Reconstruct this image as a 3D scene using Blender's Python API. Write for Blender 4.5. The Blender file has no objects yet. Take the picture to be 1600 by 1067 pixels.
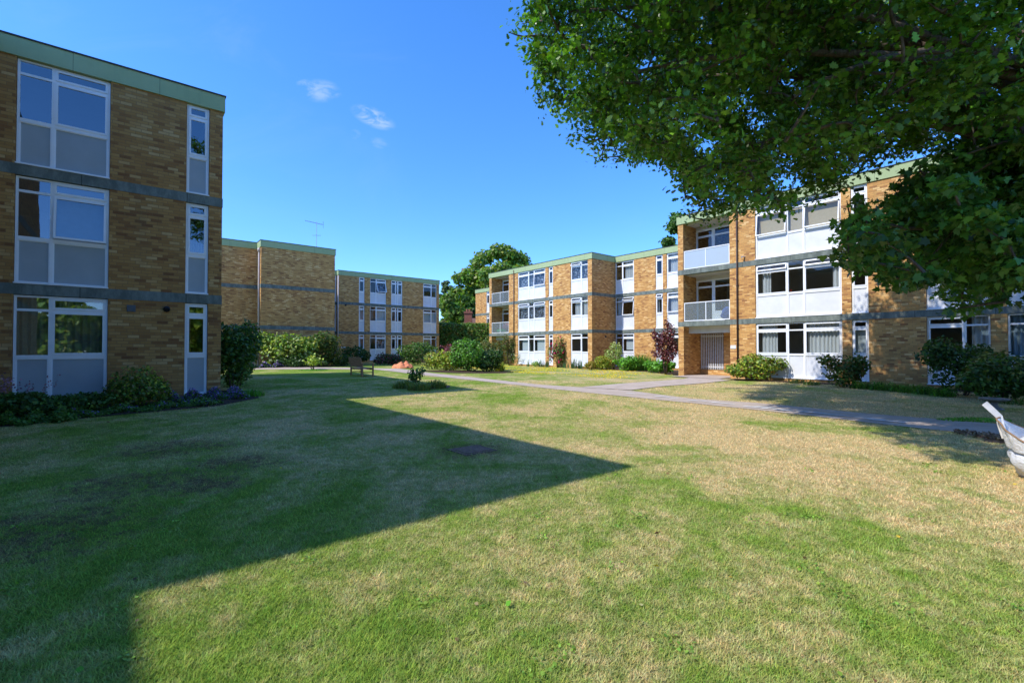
import bpy, math, random
import numpy as np
from mathutils import Vector

random.seed(7); RNG = np.random.default_rng(11)
scene = bpy.context.scene
col = scene.collection
R = math.radians

# ------------------------------------------------------------------ geometry of the site
EYE = 1.4
F = 737.0
AX = np.array([0.7742, 0.6330])          # direction of the left hand facades
BX = np.array([-0.6330, 0.7742])         # direction of the right hand facades (away)
ANG = math.atan2(AX[1], AX[0])
SUNH = np.array([0.9119, 0.4104])        # where shadows run on the ground
TANEL = 1.1187

def sstep(a, b, x):
    t = np.clip((np.asarray(x, float) - a) / (b - a), 0, 1)
    return t * t * (3 - 2 * t)

def g(x, y):
    """height of the lawn"""
    x = np.asarray(x, float); y = np.asarray(y, float)
    a = x * AX[0] + y * AX[1]; b = x * BX[0] + y * BX[1]
    w = np.clip((24 - a) / 14, 0, 1)
    r = 0.25 * w * sstep(9, 30, b)
    r = r + 0.012 * np.sin(x * 0.7 + 1.1) * np.sin(y * 0.6) * sstep(2, 6, np.hypot(x, y))
    return r

def gz(x, y):
    return float(g(x, y))

def at(px, d):
    """ground point on a bearing, d metres in front"""
    x = (px - 800) / F * d
    return x, d, gz(x, d)

def foot(px, py):
    """ground point seen at a bearing and a dip"""
    d = F * 1.35 / max(py - 545, 3)
    for _ in range(30):
        x = (px - 800) / F * d
        d = F * (EYE - gz(x, d)) / max(py - 545, 3)
    return (px - 800) / F * d, d

# ------------------------------------------------------------------ tagging
def tag(o, label=None, cat=None, group=None, kind=None):
    if label: o['label'] = label
    if cat: o['category'] = cat
    if group: o['group'] = group
    if kind: o['kind'] = kind
    return o

def empty(name, loc=(0, 0, 0), rz=0.0, parent=None):
    o = bpy.data.objects.new(name, None); col.objects.link(o)
    o.location = loc; o.rotation_euler = (0, 0, rz); o.empty_display_size = 0.2
    if parent: o.parent = parent
    return o

# ------------------------------------------------------------------ materials
def newmat(name):
    m = bpy.data.materials.new(name); m.use_nodes = True
    nt = m.node_tree; nt.nodes.clear()
    return m, nt

class NT:
    def __init__(s, nt): s.nt = nt
    def n(s, t, **kw):
        nd = s.nt.nodes.new(t)
        for k, v in kw.items():
            setattr(nd, k, v)
        return nd
    def l(s, a, b): s.nt.links.new(a, b)
    def set(s, sock, v):
        if isinstance(v, bpy.types.NodeSocket): s.l(v, sock)
        elif isinstance(v, (tuple, list)) and len(v) == 3 and sock.type == 'RGBA': sock.default_value = (*v, 1)
        else: sock.default_value = v
    def math(s, op, a, b=0.0, c=None, clamp=False):
        nd = s.n('ShaderNodeMath', operation=op); nd.use_clamp = clamp
        s.set(nd.inputs[0], a); s.set(nd.inputs[1], b)
        if c is not None: s.set(nd.inputs[2], c)
        return nd.outputs[0]
    def mix(s, f, a, b, mode='MIX'):
        nd = s.n('ShaderNodeMix', data_type='RGBA', blend_type=mode)
        s.set(nd.inputs[0], f); s.set(nd.inputs[6], a); s.set(nd.inputs[7], b)
        return nd.outputs[2]
    def noise(s, vec, scale, detail=2, rough=0.5, dist=0.0):
        nd = s.n('ShaderNodeTexNoise'); nd.inputs['Scale'].default_value = scale
        nd.inputs['Detail'].default_value = detail; nd.inputs['Roughness'].default_value = rough
        nd.inputs['Distortion'].default_value = dist
        if vec is not None: s.l(vec, nd.inputs['Vector'])
        return nd.outputs['Fac']
    def ramp(s, f, stops, interp='LINEAR'):
        nd = s.n('ShaderNodeValToRGB'); cr = nd.color_ramp; cr.interpolation = interp
        while len(cr.elements) < len(stops): cr.elements.new(0.5)
        for e, (p, c) in zip(cr.elements, stops):
            e.position = p; e.color = (*c, 1) if len(c) == 3 else c
        s.set(nd.inputs[0], f)
        return nd.outputs['Color']
    def maprange(s, v, a, b, c=0.0, d=1.0, smooth=True):
        nd = s.n('ShaderNodeMapRange', interpolation_type='SMOOTHSTEP' if smooth else 'LINEAR')
        s.set(nd.inputs[0], v)
        for i, q in enumerate((a, b, c, d)): nd.inputs[i + 1].default_value = q
        return nd.outputs[0]
    def mapping(s, vec, scale=(1, 1, 1), rot=(0, 0, 0)):
        nd = s.n('ShaderNodeMapping'); nd.inputs['Scale'].default_value = scale; nd.inputs['Rotation'].default_value = rot
        s.l(vec, nd.inputs['Vector']); return nd.outputs[0]
    def principled(s, base, rough=0.8, spec=0.3, normal=None, metal=0.0):
        nd = s.n('ShaderNodeBsdfPrincipled')
        s.set(nd.inputs['Base Color'], base); s.set(nd.inputs['Roughness'], rough)
        nd.inputs['Specular IOR Level'].default_value = spec; nd.inputs['Metallic'].default_value = metal
        if normal is not None: s.l(normal, nd.inputs['Normal'])
        return nd.outputs[0]
    def bump(s, h, strength=0.3, dist=0.01):
        nd = s.n('ShaderNodeBump'); nd.inputs['Strength'].default_value = strength; nd.inputs['Distance'].default_value = dist
        s.l(h, nd.inputs['Height']); return nd.outputs[0]
    def out(s, sh):
        o = s.n('ShaderNodeOutputMaterial'); s.l(sh, o.inputs['Surface'])

def simple(name, base, rough=0.7, spec=0.3, var=0.12, scale=6.0, metal=0.0, bump=0.0):
    m, nt = newmat(name); N = NT(nt)
    tc = N.n('ShaderNodeTexCoord').outputs['Object']
    f = N.noise(tc, scale, 5, 0.6)
    v = N.maprange(f, 0.3, 0.7, 1 - var, 1 + var, smooth=False)
    vm = N.n('ShaderNodeVectorMath', operation='SCALE'); vm.inputs[0].default_value = base; N.l(v, vm.inputs['Scale'])
    nrm = N.bump(f, bump, 0.01) if bump else None
    N.out(N.principled(vm.outputs[0], rough, spec, nrm, metal)); return m

def brick_mat(name, dark=1.0, warm=1.0):
    m, nt = newmat(name); N = NT(nt)
    uv = N.n('ShaderNodeUVMap').outputs[0]
    sep = N.n('ShaderNodeSeparateXYZ'); N.l(uv, sep.inputs[0])
    u, v = sep.outputs[0], sep.outputs[1]
    row_f = N.math('DIVIDE', v, 0.0735); row = N.math('FLOOR', row_f)
    par = N.math('MULTIPLY', N.math('FLOORED_MODULO', row, 2.0), 0.5)
    # a little irregular bond
    wn0 = N.n('ShaderNodeTexWhiteNoise', noise_dimensions='1D'); N.l(row, wn0.inputs['W'])
    par = N.math('ADD', par, N.math('MULTIPLY', wn0.outputs['Value'], 0.25))
    col_f = N.math('ADD', N.math('DIVIDE', u, 0.2225), par); colm = N.math('FLOOR', col_f)
    cmb = N.n('ShaderNodeCombineXYZ'); N.l(colm, cmb.inputs[0]); N.l(row, cmb.inputs[1])
    wn = N.n('ShaderNodeTexWhiteNoise', noise_dimensions='2D'); N.l(cmb.outputs[0], wn.inputs['Vector'])
    tone = wn.outputs['Value']
    big = N.noise(N.mapping(uv, (0.6, 1.4, 1)), 1.3, 3, 0.6)
    tone = N.math('ADD', tone, N.math('MULTIPLY', N.math('SUBTRACT', big, 0.5), 0.4), clamp=True)
    fine = N.noise(uv, 38, 4, 0.7)
    tone = N.math('ADD', tone, N.math('MULTIPLY', N.math('SUBTRACT', fine, 0.5), 0.3), clamp=True)
    d = dark
    tone = N.math('MULTIPLY_ADD', tone, 0.92, 0.045)
    c = N.ramp(tone, [(0.0, (.16*d, .065*d, .03*d)), (0.07, (.25*d, .115*d, .045*d)), (0.2, (.35*d*warm, .175*d, .06*d)),
                      (0.45, (.42*d*warm, .222*d, .072*d)), (0.8, (.47*d*warm, .265*d, .09*d)), (1.0, (.60*d, .40*d, .18*d))])
    fu = N.math('FRACT', col_f); fv = N.math('FRACT', row_f)
    mu = N.math('LESS_THAN', fu, 0.05); mv = N.math('LESS_THAN', fv, 0.15)
    mort = N.math('MAXIMUM', mu, mv)
    c = N.mix(N.math('MULTIPLY', mort, 0.85), c, (.245*d, .155*d, .075*d))  # mortar colour darkened to paint the shadow in the raked joints
    # weather staining
    st = N.noise(N.mapping(uv, (1.6, 0.25, 1)), 1.0, 4, 0.65)
    c = N.mix(N.maprange(st, 0.5, 0.8, 0.0, 0.38), c, (.20, .13, .065))
    hgt = N.math('ADD', N.math('MULTIPLY', N.math('SUBTRACT', 1.0, mort), 0.8), N.math('MULTIPLY', fine, 0.4))
    N.out(N.principled(c, 0.88, 0.2, N.bump(hgt, 0.5, 0.008))); return m

def fascia_mat():
    m, nt = newmat('fascia_green'); N = NT(nt)
    uv = N.n('ShaderNodeUVMap').outputs[0]
    sep = N.n('ShaderNodeSeparateXYZ'); N.l(uv, sep.inputs[0])
    st = N.noise(N.mapping(uv, (5.0, 0.6, 1)), 1.0, 4, 0.7)
    ac = N.noise(uv, 0.8, 3, 0.6)
    c = N.mix(N.maprange(st, 0.45, 0.85, 0, 0.5), (.35, .43, .215), (.22, .285, .15))
    c = N.mix(N.maprange(ac, 0.35, 0.7, 0, 0.4), c, (.43, .51, .29))
    j = N.math('LESS_THAN', N.math('FRACT', N.math('DIVIDE', sep.outputs[0], 1.62)), 0.007)
    c = N.mix(N.math('MULTIPLY', j, 0.7), c, (.1, .12, .07))
    N.out(N.principled(c, 0.6, 0.3)); return m

def band_mat():
    m, nt = newmat('concrete_band'); N = NT(nt)
    uv = N.n('ShaderNodeUVMap').outputs[0]
    sep = N.n('ShaderNodeSeparateXYZ'); N.l(uv, sep.inputs[0])
    st = N.noise(N.mapping(uv, (3.0, 1.2, 1)), 1.5, 6, 0.7)
    fn = N.noise(uv, 30, 4, 0.7)
    c = N.mix(N.maprange(st, 0.35, 0.7), (.115, .14, .125), (.25, .285, .25))
    c = N.mix(N.maprange(fn, 0.3, 0.7, 0, 0.4), c, (.15, .165, .145))
    j = N.math('LESS_THAN', N.math('FRACT', N.math('DIVIDE', sep.outputs[0], 2.05)), 0.008)
    c = N.mix(N.math('MULTIPLY', j, 0.8), c, (.04, .045, .04))
    N.out(N.principled(c, 0.85, 0.25, N.bump(fn, 0.25, 0.006))); return m

def glass_mat(name='window_glass', tint=(0.86, 0.92, 0.94), f0=.05):
    m, nt = newmat(name); N = NT(nt)
    lw = N.n('ShaderNodeLayerWeight'); lw.inputs['Blend'].default_value = 0.5
    fres = N.math('ADD', f0, N.math('MULTIPLY', 1 - f0, N.math('POWER', lw.outputs['Facing'], 4.0)))
    tc = N.n('ShaderNodeTexCoord').outputs['Object']
    wob = N.noise(tc, 1.3, 1, 0.5)
    b = N.bump(wob, 0.12, 0.02)
    gl = N.n('ShaderNodeBsdfGlossy'); gl.inputs['Roughness'].default_value = 0.015; gl.inputs['Color'].default_value = (.92, .96, 1, 1)
    N.l(b, gl.inputs['Normal'])
    tr = N.n('ShaderNodeBsdfTransparent'); tr.inputs['Color'].default_value = (*tint, 1)
    mx = N.n('ShaderNodeMixShader'); N.l(fres, mx.inputs[0]); N.l(tr.outputs[0], mx.inputs[1]); N.l(gl.outputs[0], mx.inputs[2])
    N.out(mx.outputs[0]); return m

def frosted_mat(name, c, trans):
    m, nt = newmat(name); N = NT(nt)
    p = N.principled(c, 0.25, 0.5)
    tr = N.n('ShaderNodeBsdfTransparent'); tr.inputs['Color'].default_value = (.8, .86, .88, 1)
    tl = N.n('ShaderNodeBsdfTranslucent'); tl.inputs['Color'].default_value = (*c, 1)
    m1 = N.n('ShaderNodeMixShader'); m1.inputs[0].default_value = 0.4; N.l(p, m1.inputs[1]); N.l(tl.outputs[0], m1.inputs[2])
    m2 = N.n('ShaderNodeMixShader'); m2.inputs[0].default_value = trans; N.l(m1.outputs[0], m2.inputs[1]); N.l(tr.outputs[0], m2.inputs[2])
    N.out(m2.outputs[0]); return m

def cloth_mat(name, c, trans=0.35, lace=False):
    m, nt = newmat(name); N = NT(nt)
    tc = N.n('ShaderNodeTexCoord').outputs['Object']
    f = N.noise(tc, 9, 3, 0.6)
    cc = N.mix(N.maprange(f, 0.3, 0.7, 0, 0.3), c, tuple(q * 0.75 for q in c))
    d = N.principled(cc, 0.9, 0.1)
    tl = N.n('ShaderNodeBsdfTranslucent'); N.l(cc, tl.inputs['Color'])
    m1 = N.n('ShaderNodeMixShader'); m1.inputs[0].default_value = trans; N.l(d, m1.inputs[1]); N.l(tl.outputs[0], m1.inputs[2])
    sh = m1.outputs[0]
    if lace:
        vo = N.n('ShaderNodeTexVoronoi'); vo.inputs['Scale'].default_value = 7; N.l(tc, vo.inputs['Vector'])
        h = N.maprange(vo.outputs['Distance'], 0.25, 0.55, 0.1, 0.85)
        tr = N.n('ShaderNodeBsdfTransparent')
        m2 = N.n('ShaderNodeMixShader'); N.l(h, m2.inputs[0]); N.l(sh, m2.inputs[1]); N.l(tr.outputs[0], m2.inputs[2]); sh = m2.outputs[0]
    N.out(sh); return m

def leaf_mat(name, transl=0.35, rough=0.45, spec=0.35, boost=1.0, tcol=(1.25, 1.35, 0.45)):
    m, nt = newmat(name); N = NT(nt)
    a = N.n('ShaderNodeAttribute', attribute_name='tint').outputs['Color']
    if boost != 1.0:
        vm = N.n('ShaderNodeVectorMath', operation='SCALE'); N.l(a, vm.inputs[0]); vm.inputs['Scale'].default_value = boost; a = vm.outputs[0]
    p = N.principled(a, rough, spec)
    tl = N.n('ShaderNodeBsdfTranslucent')
    tcn = N.mix(1.0, a, tcol, 'MULTIPLY'); N.l(tcn, tl.inputs['Color'])
    mx = N.n('ShaderNodeMixShader'); mx.inputs[0].default_value = transl; N.l(p, mx.inputs[1]); N.l(tl.outputs[0], mx.inputs[2])
    N.out(mx.outputs[0]); return m

def bark_mat():
    m, nt = newmat('bark'); N = NT(nt)
    tc = N.n('ShaderNodeTexCoord').outputs['Object']
    f = N.noise(N.mapping(tc, (6, 6, 1.2)), 3, 6, 0.7)
    c = N.ramp(f, [(0.3, (.05, .04, .03)), (0.55, (.14, .11, .085)), (0.8, (.24, .20, .15))])
    N.out(N.principled(c, 0.9, 0.15, N.bump(f, 0.8, 0.03))); return m

PATCHES = []   # bare soil patches on the lawn (x, y, rx, ry)

def lawn_colour(N, pos):
    """colour of the turf from its place: green with straw coloured dry areas"""
    sep = N.n('ShaderNodeSeparateXYZ'); N.l(pos, sep.inputs[0])
    x, y = sep.outputs[0], sep.outputs[1]
    n1 = N.noise(pos, 0.42, 4, 0.62, 0.6)
    n2 = N.noise(N.mapping(pos, (1, 1, 1), (0, 0, ANG)), 1.9, 4, 0.65, 0.4)
    st = N.noise(N.mapping(pos, (3.2, 0.42, 1), (0, 0, -0.9)), 1.0, 3, 0.6)
    n3 = N.noise(pos, 9.0, 3, 0.7)
    n4 = N.noise(pos, 70.0, 2, 0.7)
    b = N.math('MULTIPLY', n1, 1.15)
    b = N.math('ADD', b, N.math('MULTIPLY', n2, 0.56))
    b = N.math('ADD', b, N.math('MULTIPLY', st, 0.30))
    b = N.math('ADD', b, N.math('MULTIPLY', n3, 0.42))
    b = N.math('ADD', b, N.math('MULTIPLY', n4, 0.42))          # mean about 1.02
    bx = N.maprange(x, -1.0, 4.5, -0.09, 0.065)
    by = N.maprange(y, 2.2, 6.5, -0.05, 0.035)
    bf = N.math('ADD', N.maprange(y, 11.0, 17.0, 0.0, -0.05), N.maprange(y, 19.0, 25.0, 0.0, -0.08))
    b = N.math('ADD', b, N.math('ADD', bx, N.math('ADD', by, bf)))
    dry = N.maprange(b, 1.15, 1.62)
    gtone = N.noise(pos, 3.0, 3, 0.6)
    green = N.mix(N.maprange(gtone, 0.3, 0.7), (.20, .32, .036), (.315, .43, .062))
    green = N.mix(N.maprange(n4, 0.3, 0.7, 0, 0.5), green, (.13, .20, .028))
    straw = N.mix(N.maprange(n3, 0.3, 0.7), (.64, .48, .225), (.80, .63, .34))
    straw = N.mix(N.maprange(n4, 0.3, 0.75, 0, 0.45), straw, (.36, .265, .10))
    c = N.mix(dry, green, straw)
    # bare, scuffed soil
    soil = None
    for (sx, sy, rx, ry) in PATCHES:
        dx = N.math('DIVIDE', N.math('SUBTRACT', x, sx), rx); dy = N.math('DIVIDE', N.math('SUBTRACT', y, sy), ry)
        r2 = N.math('ADD', N.math('MULTIPLY', dx, dx), N.math('MULTIPLY', dy, dy))
        mk = N.maprange(r2, 0.0, 1.0, 1.0, 0.0)
        soil = mk if soil is None else N.math('MAXIMUM', soil, mk)
    if soil is not None:
        s2 = N.math('ADD', N.math('MULTIPLY', n2, 0.35), N.math('ADD', N.math('MULTIPLY', n3, 1.1), N.math('MULTIPLY', n4, 0.9)))
        mk = N.maprange(N.math('ADD', N.math('MULTIPLY', soil, 0.24), s2), 1.33, 1.50)
        c = N.mix(N.math('MULTIPLY', mk, N.math('MULTIPLY', 0.85, N.maprange(soil, 0, .15))), c, (.17, .10, .055))
    return c

def lawn_mat():
    m, nt = newmat('lawn'); N = NT(nt)
    pos = N.n('ShaderNodeNewGeometry').outputs['Position']
    c = lawn_colour(N, pos)
    f = N.noise(pos, 55, 4, 0.75); f2 = N.noise(pos, 14, 4, 0.7)
    c = N.mix(N.maprange(f, 0.35, 0.65, 0.0, 0.5), c, (.07, .075, .02))
    h = N.math('ADD', f, N.math('MULTIPLY', f2, 0.7))
    N.out(N.principled(c, 0.95, 0.05, N.bump(h, 0.6, 0.03))); return m

def blade_mat():
    m, nt = newmat('grass_blade'); N = NT(nt)
    pos = N.n('ShaderNodeNewGeometry').outputs['Position']
    c = lawn_colour(N, pos)
    t = N.n('ShaderNodeAttribute', attribute_name='tint').outputs['Color']
    c = N.mix(1.0, c, t, 'MULTIPLY')
    p = N.principled(c, 0.7, 0.15)
    tl = N.n('ShaderNodeBsdfTranslucent'); N.l(c, tl.inputs['Color'])
    mx = N.n('ShaderNodeMixShader'); mx.inputs[0].default_value = 0.35; N.l(p, mx.inputs[1]); N.l(tl.outputs[0], mx.inputs[2])
    N.out(mx.outputs[0]); return m

def path_mat():
    m, nt = newmat('tarmac_path'); N = NT(nt)
    pos = N.n('ShaderNodeNewGeometry').outputs['Position']
    f = N.noise(pos, 2.0, 5, 0.65); f2 = N.noise(pos, 60, 3, 0.8)
    c = N.mix(N.maprange(f, 0.3, 0.7), (.45, .36, .285), (.58, .475, .385))
    c = N.mix(N.maprange(f2, 0.35, 0.7, 0, 0.5), c, (.28, .24, .21))
    N.out(N.principled(c, 0.95, 0.15, N.bump(f2, 0.5, 0.008))); return m

def soil_mat(name='bed_soil', a=(.045, .03, .02), b=(.13, .09, .06)):
    m, nt = newmat(name); N = NT(nt)
    pos = N.n('ShaderNodeNewGeometry').outputs['Position']
    f = N.noise(pos, 16, 6, 0.75)
    N.out(N.principled(N.mix(N.maprange(f, 0.35, 0.68), a, b), 0.95, 0.1, N.bump(f, 0.9, 0.04))); return m

def wood_mat():
    m, nt = newmat('bench_wood'); N = NT(nt)
    tc = N.n('ShaderNodeTexCoord').outputs['Object']
    f = N.noise(N.mapping(tc, (1.5, 30, 30)), 2.0, 4, 0.6)
    N.out(N.principled(N.mix(N.maprange(f, 0.3, 0.7), (.26, .145, .08), (.44, .27, .16)), 0.75, 0.2, N.bump(f, 0.3, 0.004))); return m

def bag_mat():
    m, nt = newmat('woven_bag'); N = NT(nt)
    tc = N.n('ShaderNodeTexCoord').outputs['Object']
    sep = N.n('ShaderNodeSeparateXYZ'); N.l(tc, sep.inputs[0])
    f = N.noise(tc, 3.5, 5, 0.65); w = N.noise(N.mapping(tc, (5, 5, 9)), 2.2, 4, 0.6, 1.2)
    c = N.mix(N.maprange(f, 0.45, 0.75, 0, 0.45), (.74, .74, .73), (.55, .46, .36))
    wv = N.n('ShaderNodeTexWave', wave_type='BANDS', bands_direction='Z'); wv.inputs['Scale'].default_value = 60; N.l(tc, wv.inputs['Vector'])
    h = N.math('ADD', N.math('MULTIPLY', w, 1.0), N.math('MULTIPLY', wv.outputs['Fac'], 0.04))
    p = N.principled(c, 0.55, 0.35, N.bump(h, 0.7, 0.045))
    N.out(p); return m

M = dict(
    brick=brick_mat('buff_brick', 1.38), brick_l=brick_mat('buff_brick_shaded', 1.0, 1.0),  # second brick is a darker copy, the left block's shade put into its colour
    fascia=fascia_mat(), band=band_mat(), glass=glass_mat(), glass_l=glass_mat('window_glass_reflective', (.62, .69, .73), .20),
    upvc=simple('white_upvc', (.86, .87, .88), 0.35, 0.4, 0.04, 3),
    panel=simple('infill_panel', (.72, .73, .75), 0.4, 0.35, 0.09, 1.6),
    panel_l=simple('shaded_infill_panel', (.38, .42, .44), 0.5, 0.3, 0.06, 2),  # white panel copy greyed to carry the left block's shade
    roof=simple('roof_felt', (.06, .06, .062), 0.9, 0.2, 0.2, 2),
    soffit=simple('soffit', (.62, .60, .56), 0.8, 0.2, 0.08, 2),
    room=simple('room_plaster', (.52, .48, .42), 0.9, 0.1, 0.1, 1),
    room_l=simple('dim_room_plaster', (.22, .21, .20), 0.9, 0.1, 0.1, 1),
    curtain=cloth_mat('curtain_cloth', (.78, .77, .74)), lace=cloth_mat('lace_net', (.72, .76, .84), 0.3, True),
    curtain_b=cloth_mat('blue_curtain', (.34, .45, .52)), blind=cloth_mat('roller_blind', (.60, .47, .28), 0.2),
    blind_w=cloth_mat('pale_blind', (.68, .70, .68), 0.3), blind_y=cloth_mat('olive_curtain', (.62, .57, .34), 0.3),
    frost=frosted_mat('frosted_panel', (.66, .76, .84), 0.08), clear=frosted_mat('clear_balcony_panel', (.5, .56, .58), 0.74),
    pipe=simple('brown_pipe', (.07, .04, .035), 0.5, 0.3, 0.1), pipe_w=simple('pale_pipe', (.58, .50, .46), 0.5, 0.3, 0.1),
    vent=simple('vent_grey', (.12, .14, .16), 0.5, 0.3, 0.1), black=simple('black_plastic', (.02, .02, .022), 0.4, 0.3, 0.1),
    gate=simple('gate_white', (.72, .73, .75), 0.5, 0.3, 0.06), metal=simple('aerial_metal', (.55, .56, .58), 0.35, 0.5, 0.05, 5, 0.7),
    leaf=leaf_mat('shrub_leaf'), oakleaf=leaf_mat('oak_leaf', 0.34, 0.38, 0.45), blossom=leaf_mat('blossom', 0.3, 0.7, 0.1, 1.0, (1, 1, 1)),
    bark=bark_mat(), soil=soil_mat(), mulch=soil_mat('bark_mulch', (.09, .055, .035), (.30, .20, .13)),
    wood=wood_mat(), bag=bag_mat(), path=path_mat(),
    stone=simple('weathered_stone', (.25, .22, .19), 0.9, 0.2, 0.35, 9, 0, 0.4),
    orange=simple('orange_tarpaulin', (.72, .25, .11), 0.6, 0.3, 0.15, 4, 0, 0.2),
    rust=simple('rusty_cover', (.20, .12, .085), 0.9, 0.2, 0.4, 20, 0, 0.4), strap=simple('bag_strap', (.72, .70, .66), 0.6, 0.3, 0.08, 12),
    trimbrown=simple('brown_binding', (.28, .17, .09), 0.8, 0.2, 0.2, 12),
    tile=simple('roof_tile', (.16, .09, .07), 0.9, 0.2, 0.3, 6), redbrick=simple('red_brick', (.30, .13, .09), 0.9, 0.2, 0.3, 12),
    render=simple('white_render', (.6, .6, .6), 0.8, 0.2, 0.1, 4), toy=simple('green_plastic', (.05, .4, .08), 0.5, 0.3, 0.1),
    pinkcloth=simple('pink_cloth', (.5, .2, .22), 0.9, 0.1, 0.2), bluecloth=simple('blue_cloth', (.1, .18, .55), 0.9, 0.1, 0.3), 
    redflower=simple('red_ornament', (.6, .06, .03), 0.7, 0.2, 0.2),
    chalk=simple('white_marking', (.72, .72, .70), 0.95, 0.1, 0.2, 30),
    sign=simple('plaque_white', (.72, .73, .76), 0.5, 0.3, 0.03),
)

# ------------------------------------------------------------------ mesh builder
class MB:
    def __init__(s): s.v = []; s.f = []
    def box(s, x0, x1, y0, y1, z0, z1, tf=None):
        p = [(x0, y0, z0), (x1, y0, z0), (x1, y1, z0), (x0, y1, z0), (x0, y0, z1), (x1, y0, z1), (x1, y1, z1), (x0, y1, z1)]
        if tf: p = [tf(q) for q in p]
        n = len(s.v); s.v += p
        s.f += [tuple(n + i for i in q) for q in ((0, 3, 2, 1), (4, 5, 6, 7), (0, 1, 5, 4), (1, 2, 6, 5), (2, 3, 7, 6), (3, 0, 4, 7))]
    def sheet(s, x0, x1, y, z0, z1, tf=None):
        p = [(x0, y, z0), (x1, y, z0), (x1, y, z1), (x0, y, z1)]
        if tf: p = [tf(q) for q in p]
        s.quad(*p)
    def quad(s, a, b, c, d):
        n = len(s.v); s.v += [a, b, c, d]; s.f.append((n, n + 1, n + 2, n + 3))
    def tube(s, pts, rad, sides=8, cap=True):
        pts = [Vector(p) for p in pts]
        if not hasattr(rad, '__len__'): rad = [rad] * len(pts)
        n0 = len(s.v); prev = None
        for i, p in enumerate(pts):
            d = (pts[min(i + 1, len(pts) - 1)] - pts[max(i - 1, 0)])
            d = d.normalized() if d.length > 1e-9 else Vector((0, 0, 1))
            if prev is None:
                a = d.orthogonal().normalized()
            else:
                a = (prev - d * prev.dot(d)); a = a.normalized() if a.length > 1e-6 else d.orthogonal().normalized()
            prev = a; b = d.cross(a)
            for k in range(sides):
                t = 2 * math.pi * k / sides
                s.v.append(tuple(p + (a * math.cos(t) + b * math.sin(t)) * rad[i]))
        for i in range(len(pts) - 1):
            for k in range(sides):
                k2 = (k + 1) % sides
                s.f.append((n0 + i * sides + k, n0 + i * sides + k2, n0 + (i + 1) * sides + k2, n0 + (i + 1) * sides + k))
        if cap:
            s.f.append(tuple(n0 + k for k in range(sides))[::-1]); e = n0 + (len(pts) - 1) * sides
            s.f.append(tuple(e + k for k in range(sides)))
    def lathe(s, prof, sides=24, c=(0, 0)):
        n0 = len(s.v)
        for r, z in prof:
            for k in range(sides):
                t = 2 * math.pi * k / sides; s.v.append((c[0] + r * math.cos(t), c[1] + r * math.sin(t), z))
        for i in range(len(prof) - 1):
            for k in range(sides):
                k2 = (k + 1) % sides
                s.f.append((n0 + i * sides + k, n0 + i * sides + k2, n0 + (i + 1) * sides + k2, n0 + (i + 1) * sides + k))
    def build(s, name, mat, parent=None, smooth=False, bevel=0.0):
        me = bpy.data.meshes.new(name); me.from_pydata([tuple(map(float, p)) for p in s.v], [], s.f); me.update()
        uvl = me.uv_layers.new(name='UVMap')
        nl = len(me.loops); co = np.empty(len(me.vertices) * 3); me.vertices.foreach_get('co', co); co = co.reshape(-1, 3)
        vi = np.empty(nl, int); me.loops.foreach_get('vertex_index', vi)
        nr = np.empty(len(me.polygons) * 3); me.polygons.foreach_get('normal', nr); nr = np.abs(nr.reshape(-1, 3))
        tot = np.empty(len(me.polygons), int); me.polygons.foreach_get('loop_total', tot)
        ln = np.repeat(nr, tot, axis=0); p = co[vi]
        ax = ln.argmax(1)
        u = np.where(ax == 0, p[:, 1], p[:, 0]); v = np.where(ax == 2, p[:, 1], p[:, 2])
        uvl.data.foreach_set('uv', np.stack([u + 50, v + 10.0], 1).astype(np.float32).ravel())
        if smooth: me.polygons.foreach_set('use_smooth', np.ones(len(me.polygons), bool))
        me.materials.append(mat)
        o = bpy.data.objects.new(name, me); col.objects.link(o)
        if parent: o.parent = parent
        if bevel:
            b = o.modifiers.new('bevel', 'BEVEL'); b.width = bevel; b.segments = 2; b.limit_method = 'ANGLE'
        return o

def mesh_np(name, V, Fc, mat, parent=None, tint=None, smooth=False):
    """V (n,3); Fc (m,k) all faces with k corners; tint (n,3) per vertex"""
    me = bpy.data.meshes.new(name)
    V = np.asarray(V, np.float32); Fc = np.asarray(Fc, np.int32); m, k = Fc.shape
    me.vertices.add(len(V)); me.vertices.foreach_set('co', V.ravel())
    me.loops.add(m * k); me.loops.foreach_set('vertex_index', Fc.ravel())
    me.polygons.add(m); me.polygons.foreach_set('loop_start', np.arange(0, m * k, k, dtype=np.int32))
    me.polygons.foreach_set('loop_total', np.full(m, k, np.int32))
    if smooth: me.polygons.foreach_set('use_smooth', np.ones(m, bool))
    me.update(calc_edges=True)
    if tint is not None:
        a = me.color_attributes.new('tint', 'FLOAT_COLOR', 'POINT')
        a.data.foreach_set('color', np.concatenate([tint, np.ones((len(tint), 1))], 1).astype(np.float32).ravel())
    me.materials.append(mat)
    o = bpy.data.objects.new(name, me); col.objects.link(o)
    if parent: o.parent = parent
    return o

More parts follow.
